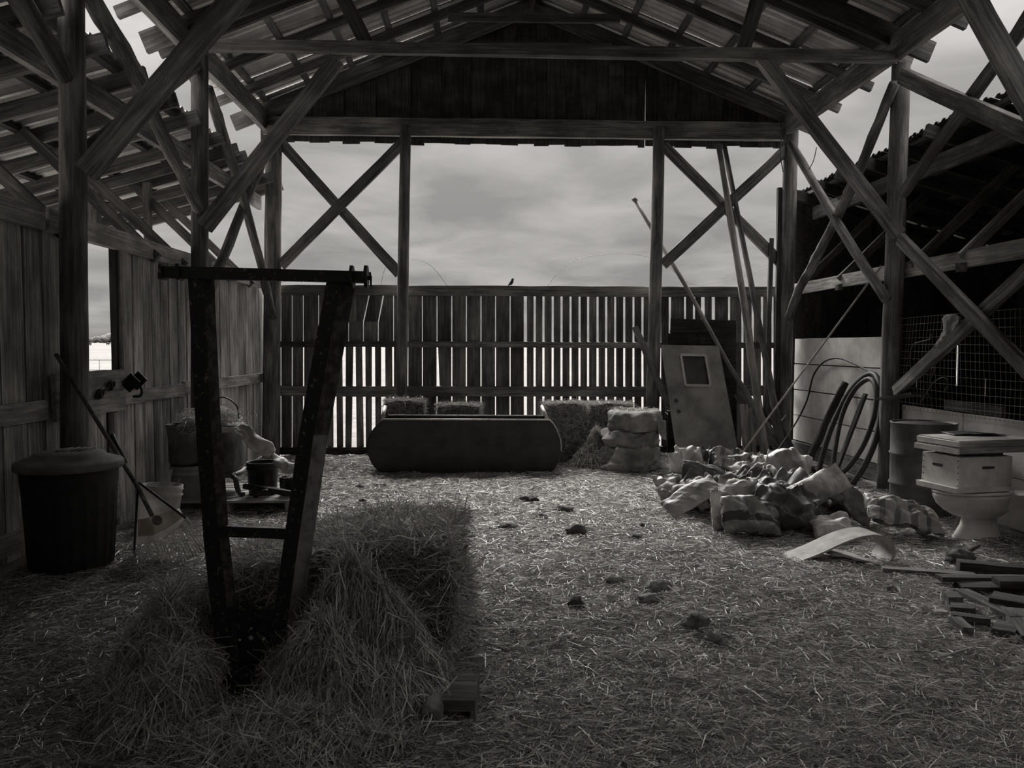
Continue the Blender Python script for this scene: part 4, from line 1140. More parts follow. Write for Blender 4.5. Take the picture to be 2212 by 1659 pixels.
# slab with the window cut out: four pieces around the hole make one mesh
u0, u1, v0, v1 = .31, .735, .655, .915
V, Fc = [], []
for (a, b, c_, d_) in ((0, u0, 0, 1), (u1, 1, 0, 1), (u0, u1, 0, v0), (u0, u1, v1, 1)):
    base = len(V)
    Q = [dP(a, c_), dP(b, c_), dP(b, d_), dP(a, d_)]
    V += [q + dn * .018 for q in Q] + [q - dn * .018 for q in Q]
    Fc += [(base, base + 1, base + 2, base + 3), (base + 7, base + 6, base + 5, base + 4)] + [(base + k, base + 4 + k, base + 4 + (k + 1) % 4, base + (k + 1) % 4) for k in range(4)]
leaf = mesh('leaf', V, Fc, MAT['door'], de)
slab('window_pane', [dP(u0, v0), dP(u1, v0), dP(u1, v1), dP(u0, v1)], -dn * .006, MAT['doorglass'], de)
for (a, c_, b, d_) in ((u0, v0, u1, v0), (u0, v1, u1, v1), (u0, v0, u0, v1), (u1, v0, u1, v1)):
    p0, p1 = dP(a, c_) + dn * .022, dP(b, d_) + dn * .022
    board('window_moulding', p0, p1, .032, .02, MAT['doorframe'], de, (p1 - p0).cross(dn), 2, .001)
for v in (.525, .435):
    p = dP(.115 if v > .5 else .13, v) + dn * .019
    lathe('lock_hole', [(0, .002), (.028, .002), (.03, 0)], MAT['ink'], leaf, Matrix.Translation(p) @ dn.to_track_quat('Z', 'Y').to_matrix().to_4x4(), 16)
slab('kick_plate', [dP(.12, .0) + dn * .02, dP(.7, 0) + dn * .02, dP(.66, .10) + dn * .02, dP(.1, .115) + dn * .02], dn * .006, MAT['stone'], de)
def lean(name, px0, Y0, px1, Y1, w, t, mat, label, cat='board', wd=None):
    p0, p1 = atY(*px0, Y0), atY(*px1, Y1)
    return tag(board(name, p0, p1, w, t, W[mat], None, wd or (p1 - p0).cross(Y3), 5, .004), label, cat)
lean('board', (1616, 1000), 11.05, (1606, 873), 11.2, .115, .03, 'pale', 'short pale board standing at the edge of the leaning door')
lean('board', (1632, 1000), 11.10, (1620, 880), 11.25, .05, .03, 'pale', 'narrow pale batten standing next to the short pale board')
lean('plank', (1712, 1000), 10.9, (1594, 848), 11.5, .17, .035, 'beam', 'wide dark plank leaning low in the fence corner')
lean('plank', (1726, 1000), 10.95, (1655, 880), 11.5, .12, .035, 'dark', 'dark plank propped against the fence corner post')
lean('post', (1676, 1000), 11.5, (1685, 405), 11.62, .075, .06, 'dark', 'tall dark stake standing by the fence corner post', 'stake')
lean('post', (1652, 1000), 11.45, (1666, 516), 11.6, .06, .05, 'beam', 'shorter stake standing next to the tall dark stake', 'stake')
lean('timber', (1446, 880), 11.2, (1372, 706), 11.40, .085, .06, 'beam', 'short blunt timber leaning between the slim post and the door', 'timber')
def polelean(pts, r0, r1, mat, label, knots=.25, cat='pole'):
    return tag(log('pole', [atY(x, y, Y) for x, y, Y in pts], r0, r1, W[mat], None, 10, .05, 6, knots=knots), label, cat)
polelean([(1656, 1003, 10.85), (1608, 660, 11.35), (1552, 312, 11.56)], .062, .038, 'pole', 'long peeled pole reaching from the sack heap up to the lintel')
polelean([(1698, 1003, 10.95), (1628, 640, 11.45), (1564, 312, 11.62)], .05, .032, 'beam', 'darker twin pole leaning just behind the long peeled pole')
pp = polelean([(1668, 938, 10.95), (1575, 790, 11.33), (1487, 628, 11.68), (1372, 434, 12.15)], .038, .026, 'pole', 'bamboo-like pole slanting over the fence top, knobbed at its tip', .2)
cap = atY(1371, 432, 12.15)
lathe('end_knob', [(0, .03), (.04, .025), (.045, 0), (.04, -.025), (0, -.03)], W['post'], pp, Matrix.Translation(cap) @ Matrix.Rotation(.6, 4, 'Y'), 10)
tag(tube('rod', [atY(1578, 1012, 10.1), atY(1904, 574, 8.88)], .012, MAT['rope'], None, 8, 1), 'thin pale rod leaning from the sack heap to the middle post', 'rod')
tag(tube('rod', [atY(1676, 925, 11.1), atX(1704, 887, 4.55)], .012, MAT['rope'], None, 8, 1), 'short thin rod propped low in the fence corner', 'rod')
# wires against the sky and hanging cords
def wire(px, Y, r, label, mat='wire', n=8):
    return tag(tube('wire', [atY(x, y, Y) for x, y in px], r, MAT[mat], None, 5, n), label, 'wire')
wire([(822, 622), (830, 585), (845, 568), (872, 560), (905, 562), (935, 578), (968, 620)], 11.9, .0028, 'thin loop of wire over the fence behind the slim post by the trough')
wire([(1182, 620), (1205, 590), (1240, 563), (1290, 551), (1350, 548), (1402, 556), (1440, 572), (1470, 600), (1500, 615), (1560, 608), (1640, 585), (1660, 580)], 11.95, .0028, 'long thin wire arching over the fence toward the corner')
wire([(1686, 255), (1688, 300), (1686, 335), (1692, 372)], 11.5, .008, 'cord hanging from the corner of the lintel')
wire([(606, 626), (590, 618), (615, 608), (640, 606), (668, 614)], 11.6, .0035, 'twist of wire round the fence corner post')
wire([(1764, 318), (1758, 345), (1748, 366)], 10.6, .006, 'short cord hanging under the eave beam')
# bird on the fence
bb = atY(1104, 619, 11.8); bb.z = 2.48
bd = thing('bird', bb, 'tiny dark bird perched on the fence rail', 'bird')
V, Fc = [], []
tube_geo(smooth_path([bb + Vector((-.05, 0, -.012)), bb + Vector((-.03, 0, .02)), bb + Vector((0, 0, .045)), bb + Vector((.018, 0, .08)), bb + Vector((.02, 0, .10)), bb + Vector((.034, 0, .103)), bb + Vector((.05, 0, .10))], 3),
         [.005, .006, .008, .012, .018, .023, .027, .026, .024, .021, .019, .018, .018, .017, .014, .010, .006, .004, .001][:19], 8, V, Fc)
mesh('body', V, Fc, MAT['bird'], bd, None, True)
for s in (-.008, .008): tube('leg', [bb + Vector((0, s, .025)), bb + Vector((.004, s, 0))], .002, MAT['bird'], bd, 4, 1)

# ---------------------------------------------------------------- tyres under covers
def covered(c, R, r, h, label, seed, skirt=0.0, rz=0, tilt=(0, 0), amp=.03):
    """a tyre wrapped in cloth: rounded drum with a dished top, folds hanging on its side"""
    prof = [(0, .88 * h), (R * .42, .90 * h), (R * .55, .99 * h), (R * .75, h), (R * .92, .9 * h), (R, .62 * h), (R, .36 * h), (R * .95, .1 * h), (R * .86, 0.0), (R * .4, 0), (0, 0)]
    P = smooth_path([Vector((a, 0, z)) for a, z in prof], 4)
    segs = 64
    V, Fc = [], []
    for p in P:
        for k in range(segs):
            th = 2 * math.pi * k / segs
            d = Vector((math.cos(th), math.sin(th), p.z / h * .7))
            f = mnoise.fractal(d * 1.7 + Vector((seed, 0, 0)), .7, 2, 4) * amp * 1.5 + abs(mnoise.noise(Vector((math.cos(th) * 4, math.sin(th) * 4, seed + p.z * 2)))) * amp
            rr = p.x + (f if p.x > R * .3 else 0) + skirt * max(0, 1 - p.z / h) * (.4 + .6 * mnoise.noise(Vector((math.cos(th) * 1.4, math.sin(th) * 1.4, seed))))
            V.append((math.cos(th) * rr, math.sin(th) * rr, p.z + (f * .35 if 0 < p.x and p.z > .1 * h else 0)))
    for i in range(len(P) - 1):
        for k in range(segs): Fc.append((i * segs + (k + 1) % segs, i * segs + k, (i + 1) * segs + k, (i + 1) * segs + (k + 1) % segs))
    mw = Matrix.Translation(c) @ Matrix.Rotation(rz, 4, 'Z') @ Matrix.Rotation(tilt[0], 4, 'X') @ Matrix.Rotation(tilt[1], 4, 'Y')
    o = mesh('covered_tyre', V, Fc, MAT['tyre'], None, mw, True)
    return tag(o, label, 'tyre', 'cloth-covered tyres in the stack')
tx = atY(1358, 1020, 10.25).x
covered(Vector((tx, 10.3, 0.0)), .37, .1, .30, 'bottom covered tyre of the stack, its wrapping bulging to the floor', 2, .10, 0, (0, 0), .085)
covered(Vector((tx + .02, 10.3, .30)), .335, .1, .20, 'middle covered tyre of the stack', 7, .03, 1, (0, .03), .055)
covered(Vector((tx + .075, 10.3, .495)), .345, .1, .26, 'top covered tyre of the stack, straw on its crown', 12, .02, 2, (0, .02), .035)
drape('cover_flap', [[atY(1420, 905, 10.0), atY(1430, 906, 10.05), atY(1438, 908, 10.15)], [atY(1424, 930, 9.98), atY(1433, 932, 10.03), atY(1439, 934, 10.12)], [atY(1431, 950, 10.0), atY(1436, 950, 10.03), atY(1439, 950, 10.1)]], MAT['tyre'], 'loose flap of cloth hanging off the top covered tyre', 'cloth', 2, .015)
tuft((tx + .07, 10.3, .77), (.3, .3, .02), 260, 'straw scattered on the top covered tyre', (.04, .12))

# ---------------------------------------------------------------- heap of feed sacks
def sack(px, Y, size, rot, mat, label, seed, crumple=1.0, bend=0.0, dz=0.0, flat=1.0):
    """an empty or half-filled woven sack: pillow with pinched corners, folds and creases"""
    c = atY(*px, Y); c.z += dz
    a, b, h = size; nu, nv = 60, 44
    V, Fc = [], []
    s = Vector((seed * 5.3, seed * 2.1, seed * 3.7))
    rr_ = random.Random(seed); creases = []
    for _ in range(5):
        an = rr_.uniform(0, math.pi); f_ = (1.6, 2.3, 3.1, 4.6, 8.5)[_] * rr_.uniform(.8, 1.25); creases.append((math.cos(an), math.sin(an), f_, rr_.random(), 1.25 / f_))
    for side in (1, -1):
        for j in range(nv + 1):
            v = -1 + 2 * j / nv
            for i in range(nu + 1):
                u = -1 + 2 * i / nu
                t = (max(0, 1 - abs(u) ** 3.2) * max(0, 1 - abs(v) ** 3.2)) ** .55
                pinch = 1 - .10 * (1 - abs(v) ** 2) * abs(u) ** 3
                p = Vector((u * a / 2 * (1 - .06 * (1 - abs(u) ** 2) * abs(v) ** 4), v * b / 2 * pinch, side * t * h / 2))
                q = Vector((u * a * 2.2, v * b * 2.2, side * .5))
                big = Vector(mnoise.noise_vector(q * 1.5 + s)) * .13 * crumple * min(a, b)
                edge = Vector(mnoise.noise_vector(Vector((u * a, v * b, 0)) * 3.1 + s)) * .08 * crumple * min(a, b)
                fold = 0; fine = mnoise.noise(q * 9 + s) * .25
                wob = mnoise.noise_vector(q * 1.2 + s) * .5
                for (nx_, ny_, f_, ph_, am_) in creases:
                    w_ = ((u * a * nx_ + v * b * ny_) * f_ + ph_ + (wob.x * nx_ + wob.y * ny_) * 1.6 + side * .23) % 1.0
                    fold += am_ * (abs(w_ * 2 - 1) - .5)
                p += edge + big * t
                p.z += (fold * .16 + fine * .04) * crumple * min(a, b) * (side * .5 + .5 if flat < 1 else 1)
                if bend: p.z += -bend * (u * u) * a * .5
                V.append(p)
    o2 = (nu + 1) * (nv + 1)
    for j in range(nv):
        for i in range(nu):
            k = j * (nu + 1) + i
            Fc.append((k, k + 1, k + nu + 2, k + nu + 1)); Fc.append((o2 + k + nu + 1, o2 + k + nu + 2, o2 + k + 1, o2 + k))
    # close the rim
    rim = [i for i in range(nu + 1)] + [j * (nu + 1) + nu for j in range(1, nu + 1)][:nv] + [nv * (nu + 1) + i for i in range(nu - 1, -1, -1)] + [j * (nu + 1) for j in range(nv - 1, 0, -1)]
    for x, y in zip(rim, rim[1:] + rim[:1]): Fc.append((y, x, o2 + x, o2 + y))
    mw = Matrix.Translation(c) @ Matrix.Rotation(math.radians(rot[2]), 4, 'Z') @ Matrix.Rotation(math.radians(rot[1]), 4, 'Y') @ Matrix.Rotation(math.radians(rot[0]), 4, 'X')
    o = mesh('feed_sack', V, Fc, MAT[mat], None, mw, True)
    # rest on the floor: nothing under it
    lo = min((mw @ Vector(v)).z for v in V)
    fl_ = fz(c.x, c.y)
    if lo < fl_ + .004: o.matrix_world = Matrix.Translation((0, 0, fl_ + .004 - lo)) @ mw
    return tag(o, label, 'sack', 'empty feed sacks in the heap')
sack((1600, 1060), 7.75, (1.15, .85, .16), (4, -2, 10), 'sack_dark', 'dark sack at the core of the heap, mostly buried', 30, .8)
sack((1700, 1085), 7.35, (.95, .8, .2), (3, 6, -14), 'sack_dark', 'dark sack under the wedge-shaped pale one', 31, .8)
sack((1510, 1090), 7.6, (.6, .6, .15), (0, 0, 30), 'sack_grey', 'grey sack buried low under the slanting flat sack', 32, .8)
sack((1509, 1002), 8.15, (.46, .34, .13), (62, 4, 6), 'sack_patch', 'pale sack with a dark patch, topmost at the door end of the heap', 1, 1.2)
sack((1578, 1000), 8.0, (.44, .34, .11), (48, 10, -8), 'sack_stripe', 'pale sack with grey stripes on top of the heap, by the thin rod', 2, 1.3)
sack((1630, 1012), 7.85, (.46, .34, .06), (25, -14, 15), 'sack_pale', 'flattened pale sack with jutting corners, top middle of the heap', 3, 1.1)
sack((1704, 1016), 7.75, (.44, .42, .17), (52, 10, -12), 'sack_pale', 'plump pale sack, topmost at the hose end of the heap', 4, 1.2)
sack((1464, 1012), 8.0, (.16, .34, .06), (70, 0, 25), 'sack_pale', 'small pale sack standing on edge at the door end', 6, 1.0)
sack((1520, 1027), 7.75, (.42, .26, .05), (55, 8, -10), 'sack_dark', 'dark folded sack under the patched pale sack', 7, .9)
sack((1562, 1052), 7.6, (.62, .4, .05), (14, 3, 5), 'sack_grey', 'thin grey sack layered flat in the middle of the heap', 33, .9)
sack((1625, 1030), 7.7, (.5, .36, .05), (18, -6, 8), 'sack_pale', 'thin pale sack layered below the flattened one', 34, 1.0)
sack((1450, 1064), 7.75, (.34, .36, .13), (60, 0, 20), 'sack_stripe', 'striped sack slumped upright at the outer door end of the heap', 5, 1.1)
sack((1494, 1088), 7.25, (.55, .26, .05), (30, -28, 8), 'sack_grey', 'flat board-stiff sack sloping down to the straw at the door end', 8, .45, .1)
sack((1592, 1064), 7.0, (.30, .26, .14), (66, 6, -4), 'sack_pale', 'crumpled pale sack balled up above the banded sack', 9, 1.7)
sack((1556, 1112), 6.75, (.16, .34, .09), (78, 0, 12), 'sack_pale', 'tall narrow pale sack standing at the front of the heap', 10, 1.2)
sack((1622, 1126), 6.55, (.50, .34, .20), (46, 8, 2), 'sack_band', 'bulging pale sack with one broad dark band, front of the heap', 11, 1.25)
sack((1700, 1128), 6.7, (.55, .45, .22), (42, 14, -12), 'sack_dark', 'large shiny dark sack, front middle of the heap', 12, 1.2)
sack((1672, 1062), 7.25, (.48, .30, .12), (30, 6, -6), 'sack_grey', 'grey sack in the middle of the heap behind the balled-up one', 13, 1.1)
sack((1742, 1100), 7.0, (.55, .34, .06), (22, 22, -16), 'sack_dark', 'dark flat sack sliding down behind the large shiny one', 14, 1.0)
sack((1776, 1050), 6.95, (.44, .26, .11), (58, -30, -6), 'sack_pale', 'wedge-shaped pale sack with its mouth pointing up at the hoses', 15, .6)
sack((1836, 1090), 6.95, (.48, .30, .06), (48, 38, -4), 'sack_dark', 'dark sack hanging flat off the end of the heap by the drum', 16, .6)
sack((1796, 1148), 6.45, (.34, .24, .10), (30, 0, 4), 'sack_pale', 'small crumpled white bag just behind the curled belting', 17, 1.4)
sack((1948, 1140), 6.55, (.60, .36, .16), (24, 12, -10), 'sack_stripe', 'shiny striped plastic sack lying between the drum and the belting', 18, .8)

# ---------------------------------------------------------------- curled belting
def ribbon(name, pts, width, th, mat, label, cat, n=7):
    P = smooth_path(pts, n); V, Fc = [], []
    for i, p in enumerate(P):
        d = (P[min(i + 1, len(P) - 1)] - P[max(i - 1, 0)]).normalized()
        wv = (Y3 - X3 * .08).normalized(); nrm = d.cross(wv).normalized()
        for a, b in ((-1, -1), (1, -1), (1, 1), (-1, 1)): V.append(p + wv * width / 2 * a + nrm * th / 2 * b)
    for i in range(len(P) - 1):
        for k in range(4): Fc.append((i * 4 + k, i * 4 + (k + 1) % 4, i * 4 + 4 + (k + 1) % 4, i * 4 + 4 + k))
    e = (len(P) - 1) * 4; Fc += [(3, 2, 1, 0), (e, e + 1, e + 2, e + 3)]
    return tag(mesh(name, V, Fc, mat, None), label, cat)
Yb = 5.80
ribbon('belting', [atY(x, y, Yb) for x, y in ((1699,1209),(1753.5,1188),(1813.5,1161),(1859.5,1149),(1889,1152),(1907,1166.5),(1912.5,1186),(1901,1203),(1876.5,1207),(1842.7,1201.6),(1805.7,1192.7),(1780,1189))], .25, .014, MAT['belt'], 'strip of wide pale belting curled over on the straw', 'belt')

# ---------------------------------------------------------------- hoses and bars on the white panels
def wallp(x, y, off=0.0): return atX(x, y, XP - .06 - off)
tag(tube('hose', [atY(1660, 1000, 9.4), atX(1712, 925, 4.3), wallp(1742, 868), wallp(1757, 812), wallp(1780, 782), wallp(1812, 774), wallp(1850, 788), wallp(1886, 808)], .012, MAT['rubber'], None, 8, 8), 'thin black hose arching across the white panels', 'hose')
def fatstrip(px, offs, w, label):
    P = smooth_path([wallp(x, y, o_) for (x, y), o_ in zip(px, offs)], 7)
    V, Fc = [], []
    tube_geo(P, w, 8, V, Fc)
    return tag(mesh('hose', V, Fc, MAT['rubber'], None, None, True), label, 'hose')
fatstrip([(1766, 1030), (1778, 980), (1800, 915), (1830, 855), (1862, 818), (1886, 808), (1900, 830), (1903, 880), (1893, 945), (1868, 1005), (1842, 1045)], [.5, .42, .28, .12, .04, .02, .05, .10, .2, .32, .4], .034, 'outer loop of thick black hose leaning on the white panels')
fatstrip([(1797, 1030), (1803, 975), (1818, 900), (1842, 848), (1868, 822), (1885, 822), (1894, 850), (1888, 900), (1866, 960), (1836, 1005), (1815, 1025)], [.5, .42, .28, .16, .10, .09, .11, .15, .25, .36, .42], .03, 'inner loop of thick black hose leaning on the white panels')
tag(log('timber', [wallp(1741, 1008, .5), wallp(1782, 916, .2), wallp(1826, 826, .03)], .05, .045, W['dark'], None, 8, .06, 5, knots=.3), 'charred-looking dark timber leaning on the white panels', 'timber')
tag(board('bar', wallp(1802, 1028, .42), wallp(1870, 850, .06), .075, .03, MAT['rubber'], None, (0, 1, 0), 4, .002), 'flat dark bar leaning between the hose loops', 'bar')
for (a, b, t) in (((1700, 985), (1765, 1020), 'old board lying along the foot of the white panels'), ((1745, 975), (1840, 1035), 'second old board lying by the foot of the white panels')):
    p0, p1 = wallp(*a, .35), wallp(*b, .35); p0.z = p1.z = .03 if 'second' not in t else .07
    tag(board('board', p0, p1, .14, .03, W['scrap'], None, (1, 0, 0), 4, .004), t, 'board')

# ---------------------------------------------------------------- steel drum
dc = Vector((4.22, 7.42, fz(4.2, 7.42)))
dr = thing('steel_drum', dc, 'rusty steel drum with two rolled hoops standing by the wire mesh', 'drum')
lathe('body', [(0, .02), (.28, .02), (.285, .0), (.292, .01), (.287, .025), (.287, .28), (.298, .295), (.298, .305), (.287, .32), (.287, .565), (.298, .58), (.298, .59), (.287, .605), (.287, .865), (.294, .875), (.294, .885), (.283, .885), (.28, .865), (.27, .86), (0, .86)], MAT['drum'], dr, Matrix.Translation(dc), 48)
lathe('lid', [(0, .873), (.25, .873), (.262, .866), (.262, .862), (0, .862)], MAT['blackmetal'], dr, Matrix.Translation(dc), 40)

# ---------------------------------------------------------------- toilet with a beehive box on it
tc_ = Vector((4.11, 6.42, fz(4.0, 6.42)))
to = thing('toilet', tc_, 'dusty white toilet bowl standing by the wall with boxes piled on it', 'toilet')
def ell(name, rows, mat, n=40):
    """rows of (height, centre x, half length, half width)"""
    V, Fc = [], []
    for z, cx_, a, b in rows:
        for k in range(n):
            th = 2 * math.pi * k / n
            V.append(tc_ + Vector((cx_ + math.cos(th) * a, math.sin(th) * b, z)))
    for i in range(len(rows) - 1):
        for k in range(n): Fc.append((i * n + k, i * n + (k + 1) % n, (i + 1) * n + (k + 1) % n, (i + 1) * n + k))
    Fc.append(tuple(range(n))[::-1]); Fc.append(tuple((len(rows) - 1) * n + k for k in range(n)))
    return mesh(name, V, Fc, mat, to, None, True)
ell('pedestal', [(0, .02, .20, .13), (.02, .02, .198, .125), (.05, .02, .185, .11), (.12, .03, .155, .095), (.18, .03, .14, .09), (.21, .02, .16, .105)], MAT['porcelain'])
ell('bowl', [(.19, .02, .15, .1), (.215, .01, .215, .13), (.25, .0, .265, .16), (.30, -.02, .30, .18), (.345, -.03, .315, .188), (.365, -.03, .325, .193), (.385, -.03, .325, .193), (.392, -.03, .31, .18)], MAT['porcelain'])
box('rear_shelf', tc_ + Vector((.34, 0, .33)), (.3, .24, .12), MAT['porcelain'], to, jit=.004)
ell('seat', [(.395, -.03, .325, .192), (.40, -.03, .332, .197), (.412, -.03, .332, .197), (.416, -.03, .32, .19)], MAT['porcelain'])
hz0 = tc_.z + .425
RH = math.radians(11)
hc = Vector((4.045, 6.46, 0))
def hb(name, dz, size, mat, parent, jx=0, jy=0, rz=0.0, jit=.003):
    off = Matrix.Rotation(RH, 3, 'Z') @ Vector((jx, jy, 0))
    return box(name, Vector((hc.x, hc.y, hz0 + dz)) + off, size, mat, parent, RH + rz, jit=jit)
hv = thing('beehive_box', (hc.x, hc.y, hz0), 'pale painted beehive box with a slot handle, balanced on the toilet', 'beehive')
hb('floor_board', .022, (.56, .43, .04), MAT['hive'], hv, -.02)
hb('box_body', .165, (.51, .41, .245), MAT['hive'], hv)
hb('hand_slot', .20, (.006, .11, .022), MAT['ink'], hv, -.2555, .03)
hb('hand_slot', .20, (.11, .006, .022), MAT['ink'], hv, 0.02, -.2055)
for j in (-.19, .19):
    for k in range(5): hb('nail_head', .06 + k * .05, (.004, .009, .009), MAT['ink'], hv, -.256, j, jit=.0005)
ww = thing('frame_scrap', (hc.x, hc.y, hz0 + .30), 'low wooden spacer between the beehive box and its lids', 'spacer')
hb('rim_board', .305, (.40, .30, .03), W['scrap'], ww, .02, 0, .05)
for k, (dz, t, jx, rz, lb) in enumerate(((.345, .05, .0, .02, 'lower flat hive lid resting on the spacer'), (.402, .055, .015, -.02, 'upper flat hive lid, topmost of the pile on the toilet'))):
    lidt = thing('hive_lid', (hc.x, hc.y, hz0 + dz), lb, 'lid')
    hb('lid_board', dz, (.74, .46, t), W['pale'], lidt, jx + .08, 0, rz)
    hb('side_cleat', dz - .004, (.02, .47, t * .8), MAT['hive'], lidt, jx - .30, 0, rz)
o = drape('dark_cloth', [[Vector((3.99, 6.75, hz0 + .44)), Vector((4.15, 6.7, hz0 + .452)), Vector((4.4, 6.66, hz0 + .438))], [Vector((3.98, 6.52, hz0 + .438)), Vector((4.2, 6.5, hz0 + .456)), Vector((4.42, 6.48, hz0 + .438))]], MAT['blackmetal'], 'dark sheet of roofing felt on the upper hive lid', 'felt', 4, .006)

# ---------------------------------------------------------------- wire mesh and what hangs on it
XM = 4.60
V, Fc = [], []
for k in range(14):
    z = .93 + .075 * k
    tube_geo(smooth_path([Vector((XM + .02 * math.sin(y * 2 + k), y, z + .012 * math.sin(y * 1.3 + k * .4))) for y in np.linspace(3.6, 8.58, 10)], 2), .0022, 4, V, Fc)
for k in range(72):
    y = 3.62 + .0685 * k
    tube_geo([Vector((XM + .02 * math.sin(y * 2 + j), y + .01 * math.sin(j * .8 + k), .92 + .33 * j)) for j in range(4)], .0018, 4, V, Fc)
o = mesh('wire_mesh', V, Fc, MAT['mesh'], None); tag(o, 'welded wire mesh stretched over the opening above the low white panels', 'mesh', kind='stuff')
rag = drape('rag', [[atX(2036, 682, 4.36), atX(2052, 681, 4.38), atX(2074, 682, 4.36)], [atX(2034, 715, 4.33), atX(2046, 712, 4.33), atX(2062, 708, 4.33)], [atX(2024, 738, 4.31), atX(2036, 736, 4.30), atX(2046, 726, 4.31)], [atX(2018, 748, 4.31), atX(2028, 752, 4.31), atX(2040, 742, 4.31)]], MAT['tyre'], 'rag draped over the rising board brace at the mesh', 'rag', 6, .03)
for i, (px, lb) in enumerate(((((1968, 800), (1966, 770), (1972, 745), (1990, 738), (2010, 732), (2012, 722)), 'strap looped through the mesh near the middle post'),
                              (((1990, 868), (2000, 850), (2014, 830), (2022, 822), (2040, 815), (2048, 830), (2040, 845)), 'curled cord hanging low on the mesh'),
                              (((2016, 876), (2010, 860), (2004, 848), (2008, 835), (2012, 800), (2018, 795), (2021, 812)), 'forked strap hanging down to the low white panel'),
                              (((2018, 800), (2012, 815), (2010, 822)), 'short end of strap on the mesh'))):
    tag(tube('strap', [atX(x, y, 4.55) for x, y in px], .006, MAT['wire'], None, 6, 5), lb, 'strap')
sh = tag(board('shelf', atX(1906, 862, 4.36), atX(1985, 850, 4.5), .20, .025, W['scrap'], None, (1, 0.2, 0), 3, .003), 'small board shelf on the middle post by the mesh', 'shelf')

# ---------------------------------------------------------------- scrap timber by the toilet
def scrap(px0, px1, z, w, t, mat, label, grp=None, tilt=0.0):
    p0, p1 = atZ(*px0, z), atZ(*px1, z); p1.z += tilt
    p0.z += fz(p0.x, p0.y); p1.z += fz(p1.x, p1.y)
    d = p1 - p0
    return tag(board('scrap_board', p0, p1, w, t, W[mat], None, Vector((-d.y, d.x, 0)), 4, .004), label, 'board', grp)
scrap((1902, 1232), (2106, 1246), .035, .07, .03, 'scrap', 'long thin board lying on the straw in front of the toilet')
scrap((2030, 1254), (2240, 1252), .05, .09, .03, 'scrap', 'long board lying behind the offcuts, running out past the toilet')
scrap((2072, 1228), (2240, 1240), .05, .10, .09, 'dark', 'dark square timber lying before the toilet')
scrap((2070, 1270), (2240, 1276), .03, .14, .05, 'dark', 'wide dark board nearest the long board')
scrap((2076, 1277), (2200, 1345), .04, .09, .03, 'scrap', 'board slanting through the offcuts')
scrap((2140, 1300), (2240, 1318), .05, .16, .06, 'dark', 'thick dark slab among the offcuts')
scrap((2190, 1330), (2240, 1390), .03, .14, .04, 'scrap', 'wide offcut beside the slanting board')
scrap((2040, 1300), (2072, 1302), .04, .12, .05, 'scrap', 'square grooved offcut lying by the scrap boards')
scrap((2056, 1320), (2110, 1328), .03, .10, .03, 'scrap', 'flat offcut with straw on it')
scrap((2056, 1342), (2138, 1350), .03, .07, .05, 'scrap', 'chunky block of timber with a dark end')
scrap((2014, 1330), (2042, 1331), .02, .05, .03, 'pale', 'small pale chip of wood on the straw')
scrap((2064, 1350), (2092, 1374), .03, .06, .05, 'scrap', 'short peg-like offcut pointing at the viewer')
scrap((2150, 1362), (2200, 1372), .03, .16, .05, 'scrap', 'broad flat offcut nearest the viewer')
scrap((2184, 1383), (2204, 1384), .02, .05, .04, 'pale', 'little pale offcut in front of the broad flat one')
scrap((2150, 1258), (2240, 1262), .10, .12, .04, 'dark', 'dark board lying across the top of the scrap')
log_ = tag(log('stick', [atZ(2060, 1210, .04), atZ(2115, 1178, .10)], .022, .012, W['dark'], None, 7, .1, 4, knots=.5), 'dark forked stick at the foot of the toilet', 'stick')
tag(blob('clod', atZ(2075, 1206, .04), (.10, .08, .06), MAT['dung'], None, 3, .4, 2.2, 77), 'black clod beside the forked stick', 'clod')

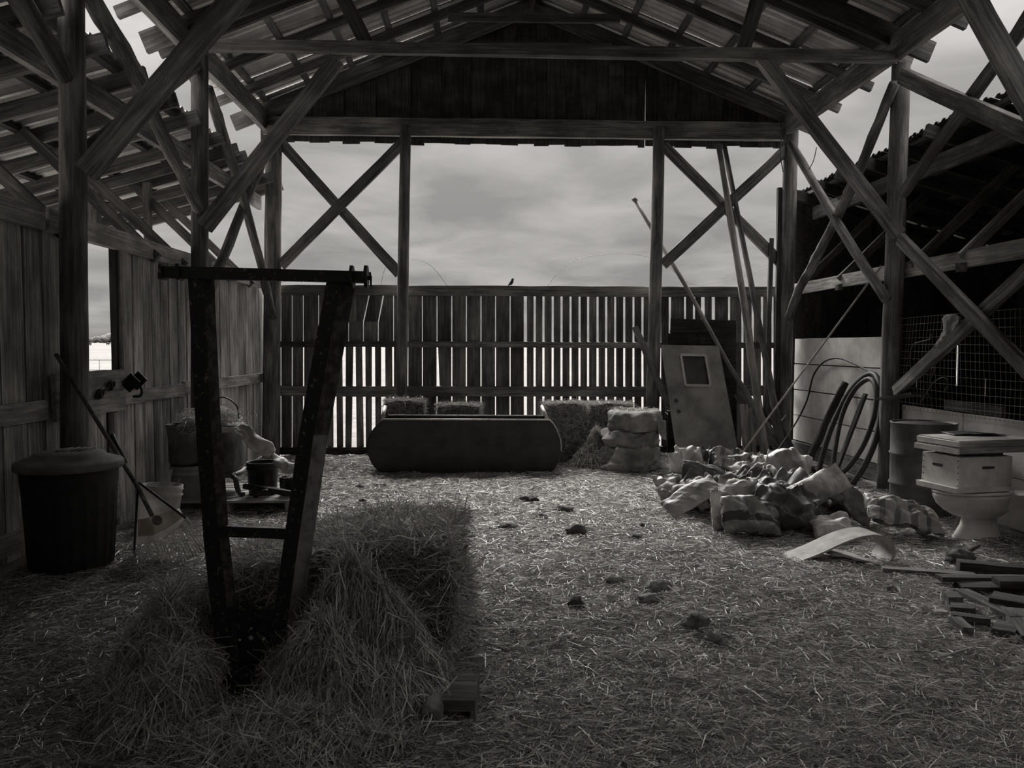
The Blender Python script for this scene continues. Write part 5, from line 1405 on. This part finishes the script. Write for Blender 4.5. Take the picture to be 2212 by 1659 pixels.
# ---------------------------------------------------------------- clods, stones and hay tufts on the floor
clods = [((1098, 1141), .085, .04, 'dung', 'wide dark dung clump nearest the big bale'), ((1246, 1152), .085, .065, 'dung', 'tall dark dung clump in the middle of the floor'), ((1142, 1084), .10, .045, 'dung', 'flat dung clump toward the trough'),
         ((1216, 1104), .10, .04, 'dung', 'long low dung clump between trough and middle of the floor'), ((1373, 1165), .05, .03, 'dung', 'small clod left of the sack heap on open straw'), ((1388, 1139), .03, .03, 'dung', 'tiny clod closest to the sack heap'),
         ((1245, 1312), .05, .045, 'dung', 'black dung lump alone on the near straw'), ((1326, 1258), .06, .035, 'hay', 'small matted clump in the middle of the near straw'), ((1424, 1273), .09, .05, 'hay', 'broad matted clump before the sack heap'),
         ((820, 1053), .07, .03, 'stone', 'flat stone lying in front of the trough'), ((777, 1056), .05, .03, 'dung', 'dark clod beside the flat stone'), ((783, 1086), .04, .035, 'dung', 'round dark clod behind the big bale'),
         ((1503, 1354), .07, .06, 'hay', 'fluffy tuft of matted hay on the near straw'), ((1540, 1378), .06, .045, 'hay', 'second fluffy tuft right beside the first'), ((1404, 1300), .08, .04, 'hay', 'pale fluffy tuft in front of the broad clump'),
         ((1170, 1120), .05, .025, 'dung', 'little clod between the two dung clumps'), ((1620, 1332), .05, .02, 'scrapstone', 'flat chip on the near straw'), ((1926, 1283), .03, .03, 'stone', 'small round stone near the scrap boards'),
         ((1200, 1335), .04, .02, 'dung', 'crumb of dung beside the black lump')]
for i, (px, r, h, m, lb) in enumerate(clods):
    p = atZ(*px); p.z = fz(p.x, p.y) + h * .35
    blob('clod', p, (r, r * .8, h), MAT['stone' if 'stone' in m else m], None, 3, .42, 2.4, 40 + i); o = bpy.context.scene.collection.objects[-1]
    tag(o, lb, 'stone' if 'stone' in m else 'clod')

# ---------------------------------------------------------------- straw over the whole floor
n = 330000
yy = 2.0 * (11.6 / 2.0) ** rng.uniform(0, 1, n)
xx = rng.uniform(-3.04, 4.50, n)
keep = np.abs(xx - .05 * yy) < .80 * yy + 1.3
xx, yy = xx[keep], yy[keep]; n = len(xx)
patch = vnoise(xx, yy, 2.6, 21) + .6 * vnoise(xx, yy, 7, 22)
k2 = rng.uniform(-3.2, 0.3, n) < patch
xx, yy = xx[k2], yy[k2]; n = len(xx)
P = np.stack([xx, yy, floor_z(xx, yy) + rng.uniform(.001, .022, n)], -1)
th = rng.uniform(0, 2 * math.pi, n)
D = np.stack([np.cos(th), np.sin(th), rng.normal(0, .14, n)], -1)
Ls = np.exp(rng.normal(math.log(.075), .5, n)).clip(.02, .26)
o = straws('straw_litter', P, D, Ls, (.0028 + .00035 * yy) * rng.uniform(.6, 1.3, n), MAT['straw'], None, .12, rng.uniform(0, 1, n) ** 1.4)
tag(o, 'loose straw littered over the whole barn floor', 'straw')
